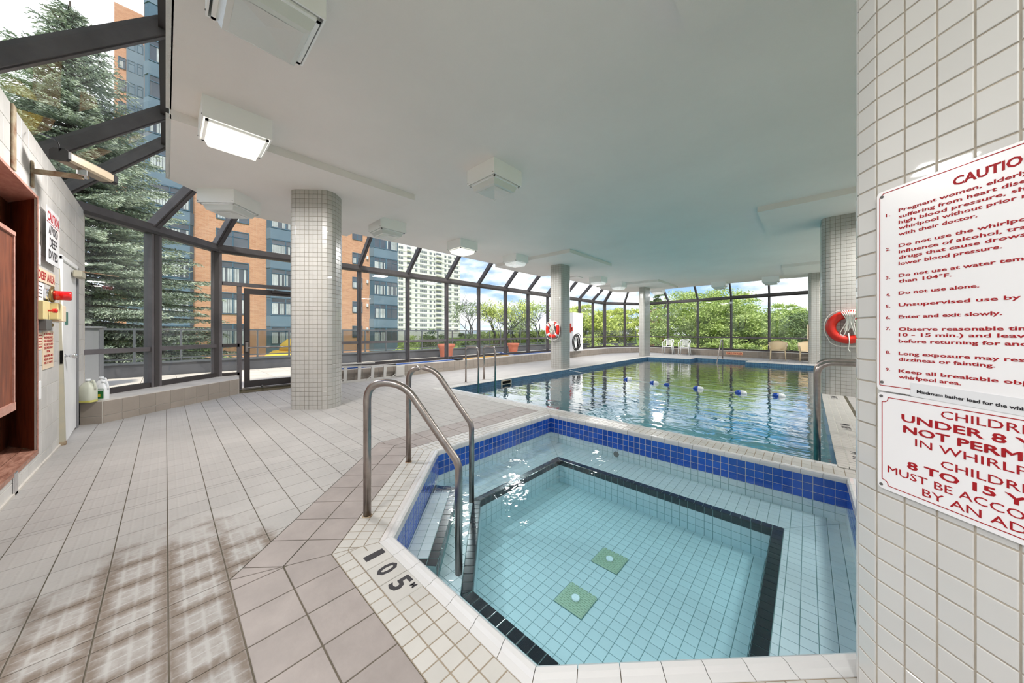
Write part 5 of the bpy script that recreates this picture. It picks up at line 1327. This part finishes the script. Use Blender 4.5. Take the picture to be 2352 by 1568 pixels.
def beige_chair(lab):
    r = thing('garden_armchair', lab, 'chair', 'beige armchairs at the far ledge'); m = M['chair_beige']
    MB().bbox(-.27, .27, -.26, .24, .40, .44, .015).obj('seat', m, r)
    bk = MB(); nb = 9; vs = []
    for th_ in (0, .03):
        for j in range(5):
            z = .44+j*.105
            for i in range(nb):
                a = -1.15+2.3*i/(nb-1); rr_ = .31+.01*j+th_*.6; vs.append((rr_*math.sin(a), .02+rr_*math.cos(a)*.85, z+ (0 if j < 4 else -.12*abs(i-4)/4)))
    f = []
    for t_ in (0, 1):
        for j in range(4):
            for i in range(nb-1):
                q = [t_*5*nb+j*nb+i, t_*5*nb+j*nb+i+1, t_*5*nb+(j+1)*nb+i+1, t_*5*nb+(j+1)*nb+i]; f.append(tuple(q if t_ else reversed(q)))
    for i in range(nb-1): f.append((4*nb+i, 4*nb+i+1, 9*nb+i+1, 9*nb+i))
    bk.add(vs, f); bk.obj('backrest', m, r, True)
    for sx in (-1, 1):
        MB().tube(arc_path([(sx*.27, -.26, .60), (sx*.31, -.1, .64), (sx*.30, .15, .68)], .06, 3), .026, 8).obj('armrest', m, r, True)
        for sy_ in (-1, 1): MB().tube([(sx*.26, sy_*.26, 0), (sx*.24, sy_*.22, .42)], [.018, .026], 8).obj('leg', m, r, True)
        MB().tube([(sx*.24, -.23, .42), (sx*.27, -.26, .60)], .022, 8).obj('arm_post', m, r, True)
    return r
b1 = beige_chair('beige resin armchair at the far ledge, nearer the shallow area sign'); b1.location = (-.95, 18.10, 0); b1.rotation_euler = (0, 0, math.radians(3))
b2 = dup(b1, None, (.02, 17.98, 0), math.radians(2), 'beige resin armchair half hidden by the far right column')

# ================================================================== TERRACE
ter = structure('trim_2')
pv = Tiles()
pv.grid(Matrix.Translation((0, 0, -.03)), rectp(-13.4, -9.05, -7, 20), .61, .61, 0, .2, M['paver'], g=.004, th=.02)
pv.grid(Matrix.Translation((0, 0, -.03)), [(-13.4, 20), (-9.05, 20), (-7.6, 20.3), (-9.6, 24)], .61, .61, 0, .2, M['paver'], g=.004, th=.02)
pv.emit(ter, 'paver', 300)
MB().prism([(-13.5, -8), (-9.0, -8), (-9.0, 17.9), (-7.4, 20.15), (3, 18.6), (3, 20.4), (-7, 22), (-9.5, 24.2), (-13.5, 19)], -.4, -.03).obj('terrace_slab', M['grout_tan'], ter)
MB().prism(rectp(-9.0, -7.3, -8, -1.0), -.4, -.03).obj('terrace_slab', M['grout_tan'], ter)
for a, b in (((-13.55, -8), (-13.55, 19)), ((-13.55, 19), (-9.6, 24.3))):
    MB().beam((*a, .02), (*b, .02), .22, .62).obj('parapet', M['parapet'], ter); MB().beam((*a, .36), (*b, .36), .30, .05).obj('parapet_cap', M['rail'], ter)
ral = thing('terrace_railing', 'grey metal terrace railing with tinted glass panels outside the windows', 'railing')
def rail_run(a, b, n_):
    a = Vector((*a, 0)); b = Vector((*b, 0)); u = Vector((0, 0, 1))
    MB().beam(a+u*1.29, b+u*1.29, .05, .05).obj('top_rail', M['rail'], ral); MB().beam(a+u*.47, b+u*.47, .04, .035).obj('bottom_rail', M['rail'], ral)
    for k in range(n_+1):
        p = a.lerp(b, k/n_); MB().beam(p+u*.38, p+u*1.27, .045, .045, up=(1, 0, 0)).obj('post', M['rail'], ral)
        if k < n_:
            q = a.lerp(b, (k+1)/n_); d_ = (q-p).normalized()*.03
            pane(ral, (p+d_+u*.49, q-d_+u*.49, q-d_+u*1.26, p+d_+u*1.26), 'glass_panel', .006, M['rail_glass'])
rail_run((-13.55, -7.7), (-13.55, 19), 30); rail_run((-13.55, 19), (-9.6, 24.3), 5)
cab = thing('utility_cabinet', 'grey metal utility cabinet outside the leftmost window', 'cabinet')
MB().bbox(-12.1, -11.4, -1.70, -.98, -.01, 1.30, .008).obj('cabinet_body', M['cabinet'], cab); MB().bbox(-12.15, -11.35, -1.74, -.94, 1.30, 1.34, .006).obj('cabinet_top', M['cabinet'], cab)
for y in (-1.69, -1.335): d_ = MB().bbox(-11.4, -11.385, y, y+.345, .06, 1.26, .003).obj('cabinet_door', M['cabinet'], cab); MB().bbox(-11.385, -11.38, y+.06, y+.12, 1.12, 1.2, .001).obj('warning_sticker', M['paper'], d_); MB().lathe([(.012, 0), (.012, .02)], (-11.385, y+(.30 if y < -1.5 else .04), .62), 8, RYf).obj('door_knob', M['chrome'], d_)
def pot(x, y, lab, s_=1):
    r = thing('terracotta_pot', lab, 'planter', 'terracotta planters on the terrace', (x, y, -.01))
    MB().lathe([(.22*s_, 0), (.24*s_, .03), (.30*s_, .40*s_), (.33*s_, .44*s_), (.355*s_, .45*s_), (.365*s_, .56*s_), (.33*s_, .57*s_), (.31*s_, .50*s_)], (0, 0, 0), 28).obj('pot_body', M['terracotta'], r, True)
    MB().lathe([(.30*s_, .46*s_), (.29*s_, .50*s_), (.05, .51*s_)], (0, 0, 0), 20).obj('soil', M['bark'], r, True); return r
pot(-12.75, 9.15, 'empty terracotta planter seen through the windows near the middle', 1.15)
pot(-12.75, 13.9, 'empty terracotta planter farther along the terrace', 1.0)
# yellow play canopy beyond the railing
yc = thing('yellow_canopy', 'bright yellow domed canopy beyond the terrace railing near the glass door', 'canopy', loc=(-20, 4.6, -.55))
MB().lathe([(1.55, 0), (1.5, .25), (1.25, .55), (.95, .75), (.9, .8)], (0, 0, 0), 28).obj('lower_dome', M['yellow'], yc, True); MB().lathe([(.9, .8), (.85, 1.1), (.6, 1.35), (.2, 1.5)], (.1, .25, 0), 24).obj('upper_dome', M['yellow'], yc, True)
MB().tube([(0, 0, -2), (0, 0, .1)], .06, 8).obj('canopy_mast', M['steel'], yc, True)
g_ = MB().add([(-400, -300, -2.2), (300, -300, -2.2), (300, 400, -2.2), (-400, 400, -2.2)], ((0, 1, 2, 3),)).obj('lawn', M['ground']); g_['kind'] = 'structure'

up_ = MB().prism(rectp(-1.3, 12, -9, 18), 4.0, 15.0).obj('upper_sun_block', M['white_conc']); up_['kind'] = 'structure'  # unseen block added over the slab to keep sun patches off the deck
# ================================================================== BUILDINGS
FLH = 2.75
bb = thing('brick_apartment_building', 'orange brick apartment building with slate blue bay windows beyond the terrace', 'building')
XB = -37.5
MB().box(XB-12, XB, -1.13, 19.4, -2.2, 42).obj('brick_wall', M['brick'], bb)
MB().box(-76, -62, -4.25, 6, -2.2, 41.4).obj('brick_wall', M['brick'], bb)
def win(y0, y1, z0, z1, x=XB, cols=2, trans=.72, cur=True, frame='blue_frame'):
    f = MB(); t_ = .07
    f.box(x, x+.06, y0, y1, z0, z0+t_); f.box(x, x+.06, y0, y1, z1-t_, z1); f.box(x, x+.06, y0, y0+t_, z0+t_, z1-t_); f.box(x, x+.06, y1-t_, y1, z0+t_, z1-t_)
    zm = z0+(z1-z0)*trans
    if trans: f.box(x, x+.05, y0+t_, y1-t_, zm-.03, zm+.03)
    for k in range(1, cols): y = y0+(y1-y0)*k/cols; f.box(x, x+.05, y-.035, y+.035, z0+t_, z1-t_)
    o = f.obj('window', M[frame], bb)
    MB().box(x-.02, x+.02, y0+t_, y1-t_, z0+t_, z1-t_).obj('pane', M['far_glass'], o)
    if cur:
        rs_ = random.random()
        if rs_ < .75:
            c_ = MB(); yy = y0+t_+.04; w__ = (y1-y0-2*t_)
            for k in range(int(w__/.16)):
                if random.random() < .72: c_.box(x+.021, x+.026, yy+k*.16, yy+k*.16+.13, z0+.12, (zm if trans else z1)-.08)
            if c_.v: c_.obj('curtain', M['curtain'], o)
    return o
def bay(y0, y1, depth=.55, nf=14, xb=XB, zs=0):
    for k in range(nf):
        z = zs+k*FLH; zt_ = z+1.75
        s_ = MB(); s_.prism([(xb, y0), (xb+depth, y0+.25), (xb+depth, y1-.25), (xb, y1)], z-1.0, z); s_.obj('spandrel_panel', M['blue_panel'], bb)
        cr_ = MB(); cr_.prism([(xb, y0+.04), (xb+depth-.04, y0+.28), (xb+depth-.04, y1-.28), (xb, y1-.04)], z, zt_); cr_.obj('bay_core', M['blue_frame'], bb)
        if k < 9 or xb != XB: 
            m_ = max(1, round((y1-y0-.5)/1.7)); wy = (y1-y0-.5)/m_
            for j in range(m_): win(y0+.25+wy*j, y0+.25+wy*(j+1), z+.02, zt_-.02, xb+depth-.03, 2)
for k in range(5):
    z = k*FLH
    win(2.95, 5.17, z+.02, z+1.95, cols=2); win(14.2, 15.3, z+.62, z+1.9, cols=2, trans=.6)
    MB().bbox(XB, XB+.14, 15.75, 15.95, z+1.35, z+1.72, .01).obj('wall_lamp', M['float_white'], bb)
    win(10.4, 12.2, z+.5, z+1.9, cols=2)
bay(6.42, 9.3); bay(16.1, 19.55, .6); bay(-1.15, 1.6, .5)
for k in range(14):
    z = k*FLH
    for y0_, y1_ in ((-3.95, -3.35), (-3.2, -2.6), (-2.45, -1.95)): win(y0_, y1_, z+.6, z+2.0, -62+.02, 1, .7)
    MB().box(-62, -61.95, -3.30, -1.5, z-.9, z+FLH-.9-.02).obj('spandrel_panel', M['blue_panel'], bb)
wt_ = thing('white_apartment_tower', 'distant white apartment tower with rows of balconies behind the brick building', 'building')
XT = -156; MB().box(XT-18, XT, 81, 122, -3, 47).obj('tower_body', M['white_conc'], wt_)
MB().box(XT-14, XT-3, 95, 108, 47, 50).obj('roof_house', M['white_conc'], wt_)
cols_ = [(82, 84.6, 0), (86.8, 89, 1), (91.5, 93, 0), (94.5, 99, 0), (100.5, 102, 0), (103.2, 104.4, 0), (105, 108.6, 1), (110.6, 112, 0), (113.2, 115.6, 0), (117.5, 120.6, 0)]
for k in range(17):
    z = 1.3+k*2.7
    for y0_, y1_, bal in cols_:
        if bal:
            MB().box(XT-.05, XT+.05, y0_, y1_, z, z+1.9).obj('balcony_opening', M['dark_glass'], wt_); b_ = MB().box(XT, XT+1.2, y0_-.1, y1_+.1, z-.35, z+.55).obj('balcony', M['white_conc'], wt_)
        else:
            w2 = MB(); n2 = max(1, round((y1_-y0_)/1.1)); wy = (y1_-y0_)/n2
            for j in range(n2): w2.box(XT, XT+.12, y0_+wy*j+.1, y0_+wy*(j+1)-.1, z+.3, z+1.5)
            w2.obj('window', M['dark_glass'], wt_)
    MB().box(XT, XT+.18, 81, 122, z-.75, z-.6).obj('floor_band', M['white_conc'], wt_)
lowb = MB(); lowb.box(-110, -100, 40, 70, -2.2, 1.2).obj('low_garage', M['white_conc'])
tag(bpy.data.objects['low_garage'], 'low pale building at the foot of the white tower', 'building')

# ================================================================== TREES
def mesh_np(name, V, F, mats, mi=None):
    me = bpy.data.meshes.new(name); nv = len(V); nf = len(F); k = F.shape[1]
    me.vertices.add(nv); me.vertices.foreach_set('co', V.astype(np.float32).ravel())
    me.loops.add(nf*k); me.loops.foreach_set('vertex_index', F.astype(np.int32).ravel())
    me.polygons.add(nf); me.polygons.foreach_set('loop_start', np.arange(0, nf*k, k, dtype=np.int32)); me.polygons.foreach_set('loop_total', np.full(nf, k, dtype=np.int32))
    for m in mats: me.materials.append(m)
    if mi is not None: me.polygons.foreach_set('material_index', mi.astype(np.int32))
    me.update(calc_edges=True); return me
def quads(C, U, V_, w, h):
    n_ = len(C); P = np.empty((n_, 4, 3)); w = np.asarray(w).reshape(-1, 1); h = np.asarray(h).reshape(-1, 1)
    P[:, 0] = C-U*w-V_*h; P[:, 1] = C+U*w-V_*h*.3; P[:, 2] = C+U*w*.6+V_*h; P[:, 3] = C-U*w+V_*h*.4
    return P.reshape(-1, 3), np.arange(n_*4).reshape(-1, 4)
def rnd_dir(n_):
    v = rng.normal(size=(n_, 3)); return v/np.linalg.norm(v, axis=1, keepdims=True)
def tree_part(name, me, parent, kind=None):
    o = bpy.data.objects.new(name, me); COL.objects.link(o); o.parent = parent
    if kind: o['kind'] = kind
    return o
def spruce(x, y, z0, H, R0, lab):
    root = thing('spruce_tree', lab, 'tree', loc=(x, y, z0))
    MB().tube([(0, 0, 0), (0, 0, H*.5), (0, 0, H)], [.24, .14, .02], 10).obj('trunk', M['bark'], root, True)
    bm = MB(); Cs = []; Ds = []; Tip = []
    nl = 52
    for li in range(nl):
        z = H*(.02+.975*(li/nl)); R = R0*(1-z/H)**.85+.12; nb = int(15-7*li/nl)
        for b in range(nb):
            a = 2*math.pi*(b+random.random()*.8)/nb+li*.7; r_ = R*random.uniform(.72, 1.1); dz = -.16*r_-.1*random.random()+(.35*r_ if li > nl*.8 else 0)
            d = np.array([math.cos(a), math.sin(a), 0]); s_ = np.array([-math.sin(a), math.cos(a), 0])
            zz_ = z+random.uniform(-.1, .1)
            fn = lambda t_: d*(r_*t_)+np.array([0, 0, zz_+dz*t_+.10*r_*t_*t_])
            bm.tube([tuple(fn(0)), tuple(fn(.5)), tuple(fn(1))], [.035, .02, .006], 4, False)
            nt_ = max(4, int(r_*7))
            for k in range(nt_):
                t_ = .15+.85*k/nt_; p = fn(t_); L_ = (.55*(1-t_)+.12)*min(1, r_*.7)+.12
                for sg_ in (-1, 1):
                    tw = (d*.75+s_*sg_*.8+np.array([0, 0, -.22+.1*random.random()])); tw /= np.linalg.norm(tw); m_ = max(5, int(L_*34))
                    tt = np.linspace(0, 1, m_).reshape(-1, 1); Cs.append(p+tw*L_*tt+np.array([0, 0, -.12])*L_*tt*tt+rng.normal(scale=.014, size=(m_, 3))); Ds.append(np.repeat(tw[None], m_, 0)); Tip.append((tt[:, 0]*.6+t_*.5) > .55+.35*rng.random(m_))
    C = np.concatenate(Cs); Dv = np.concatenate(Ds); tip = np.concatenate(Tip)
    k_ = rng.random(len(C)) < .45; C = np.concatenate([C, C[k_]]); Dv = np.concatenate([Dv, Dv[k_]]); tip = np.concatenate([tip, tip[k_]])
    n_ = len(C); U = Dv+rnd_dir(n_)*.55; U /= np.linalg.norm(U, axis=1, keepdims=True); V_ = np.cross(U, rnd_dir(n_)); V_ /= np.linalg.norm(V_, axis=1, keepdims=True)
    P, F = quads(C, U, V_, rng.uniform(.035, .065, n_), rng.uniform(.010, .018, n_))
    me = mesh_np('needles', P, F, [M['spruce'], M['spruce_tip']], tip.astype(int)); tree_part('needles', me, root, 'stuff')
    bm.obj('branches', M['bark'], root, kind='stuff'); return n_
def broadleaf(x, y, z0, H, R, lab, m, ncl=120, per=230, leaf=.085, flat=.3, cat='tree', name='locust_tree', grp=None, low=.25, trunk=True):
    root = thing(name, lab, cat, grp, (x, y, z0)); bm = MB(); Cs = []
    hc = H*low; rz_ = (H-hc)/2; cz = hc+rz_
    for k in range(ncl):
        v = rnd_dir(1)[0]; q = random.random()**.42; c = np.array([v[0]*R*q, v[1]*R*q, cz+v[2]*rz_*q]); s_ = R*random.uniform(.14, .26)
        c2 = rng.normal(size=(per, 3))*np.array([s_*.55, s_*.55, s_*flat*.5]); c2[:, 2] -= .25*(c2[:, 0]**2+c2[:, 1]**2)/s_
        Cs.append(c+c2)
        if trunk and k % 2 == 0:
            f0 = random.uniform(.3, .7); bm.tube([(0, 0, hc*f0+.2), tuple(c*np.array([.45, .45, 1])*np.array([1, 1, .75])+np.array([0, 0, .0])), tuple(c)], [.05, .03, .008], 5, False)
    C = np.concatenate(Cs); n_ = len(C); U = rnd_dir(n_); U[:, 2] *= .5; U /= np.linalg.norm(U, axis=1, keepdims=True); V_ = np.cross(U, rnd_dir(n_)); V_ /= np.linalg.norm(V_, axis=1, keepdims=True)
    P, F = quads(C, U, V_, rng.uniform(.7, 1.2, n_)*leaf, rng.uniform(.4, .7, n_)*leaf)
    tree_part('foliage', mesh_np('foliage', P, F, [m]), root, 'stuff')
    if trunk:
        MB().tube([(0, 0, 0), (.1, .05, hc*.6), (0, 0, cz)], [.16+.02*H/6, .13, .05], 8).obj('trunk', M['bark'], root, True); bm.obj('branches', M['bark'], root, kind='stuff')
    return root
def bare_tree(x, y, z0, H, lab, sd, leafy=None):
    root = thing('bare_tree', lab, 'tree', 'half bare trees beyond the terrace', (x, y, z0)); rs = random.Random(sd); bm = MB(); tips = []
    def grow(p, d, L_, r_, lev):
        q = p+d*L_; mid = p+d*L_*.5+Vector((rs.uniform(-1, 1), rs.uniform(-1, 1), rs.uniform(-.5, 1)))*L_*.08
        bm.tube([p, mid, q], [r_, r_*.8, r_*.6], 5 if lev < 3 else 3, False)
        if lev >= 6: tips.append(q); return
        for k in range(rs.choice((2, 3, 3)) if lev < 5 else 2):
            nd = (d+Vector((rs.uniform(-1, 1), rs.uniform(-1, 1), rs.uniform(-.35, .55)))*.75).normalized(); grow(q if k < 2 else p+d*L_*.6, nd, L_*rs.uniform(.62, .82), r_*.6, lev+1)
    grow(Vector((0, 0, 0)), Vector((.03, .02, 1)).normalized(), H*.25, .15, 0)
    bm.obj('branches', M['bark'], root)
    if leafy:
        idx = [t_ for t_ in tips if t_.z < H*.75 and rs.random() < .8]; C = np.array([tuple(t_) for t_ in idx]); C = np.repeat(C, 10, 0)+rng.normal(scale=.14, size=(len(C)*10, 3)); n_ = len(C)
        U = rnd_dir(n_); V_ = np.cross(U, rnd_dir(n_)); V_ /= np.linalg.norm(V_, axis=1, keepdims=True); P, F = quads(C, U, V_, rng.uniform(.04, .08, n_), rng.uniform(.03, .05, n_)); tree_part('foliage', mesh_np('foliage', P, F, [M[leafy]]), root, 'stuff')
    return root
spruce(-16.7, -2.0, -2.2, 13.6, 4.7, 'tall blue spruce just outside the left windows')
def at(u, d):   # ground position in view direction u at depth d
    l = (u-1176)/735*d; p = CAMD*d+CAMR*l; return p.x, p.y
zg = -2.2
for k, (u, d, H, lf) in enumerate(((1085, 30, 7.0, 'dgreen'), (1135, 27, 6.9, 'locust_y'), (1190, 31, 7.1, 'locust_y'), (1245, 29, 6.4, 'locust'), (1290, 33, 6.2, 'dgreen'))):
    x, y = at(u, d); bare_tree(x, y, zg, H*1.2, ('half bare tree with sparse leaves, %s beyond the terrace railing' % ('first from the white tower', 'second from the white tower', 'third from the white tower', 'left of the life ring column', 'seen behind the life ring column')[k]), 20+k, lf)
for u, d, H, R, m, lab in ((1345, 27, 5.9, 2.9, 'locust_y', 'yellow green tree behind the corner post of the glazing'), (1420, 30, 6.1, 3.0, 'locust_y', 'yellow green tree left of the thin far column'),
                           (1215, 34, 3.9, 3.4, 'locust_y', 'low yellow green tree under the bare trees'), (1130, 36, 3.6, 3.2, 'locust', 'low leafy tree at the foot of the bare trees')):
    x, y = at(u, d); broadleaf(x, y, zg, H, R, lab, M[m], 80, 200, .09, name='leafy_tree')
x, y = at(1610, 27); broadleaf(x, y, zg, 7.2, 4.3, 'broad honey locust tree filling the middle of the far windows', M['locust'], 170, 260, .07)
x, y = at(1700, 25); broadleaf(x, y, zg, 6.2, 3.6, 'lower honey locust crown right of the broad one', M['locust'], 130, 240, .07)
x, y = at(1830, 21); broadleaf(x, y, zg, 5.3, 2.0, 'smaller locust tree behind the far right windows', M['locust'], 80, 220, .06)
x, y = at(1905, 18); broadleaf(x, y, zg, 5.2, 2.2, 'green tree behind the far right column', M['dgreen'], 80, 220, .06, name='leafy_tree')
x, y = at(1497, 36); broadleaf(x, y, zg, 6.2, 1.3, 'slim russet tree beyond the thin far column', M['russet'], 50, 200, .08, name='russet_tree')
x, y = at(1512, 44); broadleaf(x, y, zg, 9.4, 1.7, 'dark pointed conifer behind the russet tree', M['dgreen'], 60, 220, .10, name='conifer')
x, y = at(1780, 38); broadleaf(x, y, zg, 6.0, 3.0, 'dark green tree far behind the right windows', M['dgreen'], 70, 220, .09, name='leafy_tree')
# clipped hedge / shrubs that fill the lower panes
hp = [(1310, 24), (1360, 23), (1410, 22.5), (1460, 22), (1510, 22), (1560, 21.5), (1610, 21), (1660, 20), (1710, 19.3), (1760, 18.6), (1810, 18), (1860, 17.5), (1910, 17)]
for k, (u, d) in enumerate(hp):
    x, y = at(u, d); H = 2.9+.35*math.sin(k*1.9); broadleaf(x, y, zg, H, 1.7, 'leafy shrub outside the far windows, %s' % (('at the window corner post', 'left of the thin column', 'hidden by the thin column edge', 'behind the thin column', 'behind the white chairs, left one', 'behind the white chairs, right one', 'left of the entry handrail', 'behind the entry handrail', 'behind the shallow area sign', 'left of the beige armchair', 'behind the beige armchair', 'right of the beige armchair', 'behind the far right column')[k]), M['locust' if k % 3 else 'locust_y'], 34, 230, .055, .5, 'shrub', 'shrub', 'shrubs outside the far windows', .05, False)
hp2 = [(960, 34), (1000, 30), (1040, 33), (1075, 30), (1120, 31), (1165, 29), (1210, 30), (1255, 28), (1290, 27)]
for k, (u, d) in enumerate(hp2):
    x, y = at(u, d); H = 3.2+.5*math.sin(k*2.3); broadleaf(x, y, zg, H, 2.1, 'dark shrub beyond the terrace railing, %s' % (('at the foot of the white tower', 'behind the first terracotta pot', 'right of the first terracotta pot', 'behind the nearer pool ladder rail', 'right of the pool ladder rails', 'behind the second terracotta pot', 'right of the second terracotta pot', 'behind the life ring', 'right of the life ring')[k]), M['dgreen' if k % 2 else 'locust'], 34, 200, .08, .5, 'shrub', 'shrub', 'shrubs beyond the terrace railing', .05, False)
for k, (u, d) in enumerate(((250, 15.5), (330, 16), (410, 17), (480, 19))):
    x, y = at(u, d); broadleaf(x, y, zg, 3.1, 1.9, 'dark shrub below the spruce, %s' % (('beside the utility cabinet', 'behind the first wide window post', 'behind the second window', 'at the corner of the brick building')[k]), M['dgreen'], 34, 200, .06, .5, 'shrub', 'shrub', 'shrubs below the spruce', .05, False)
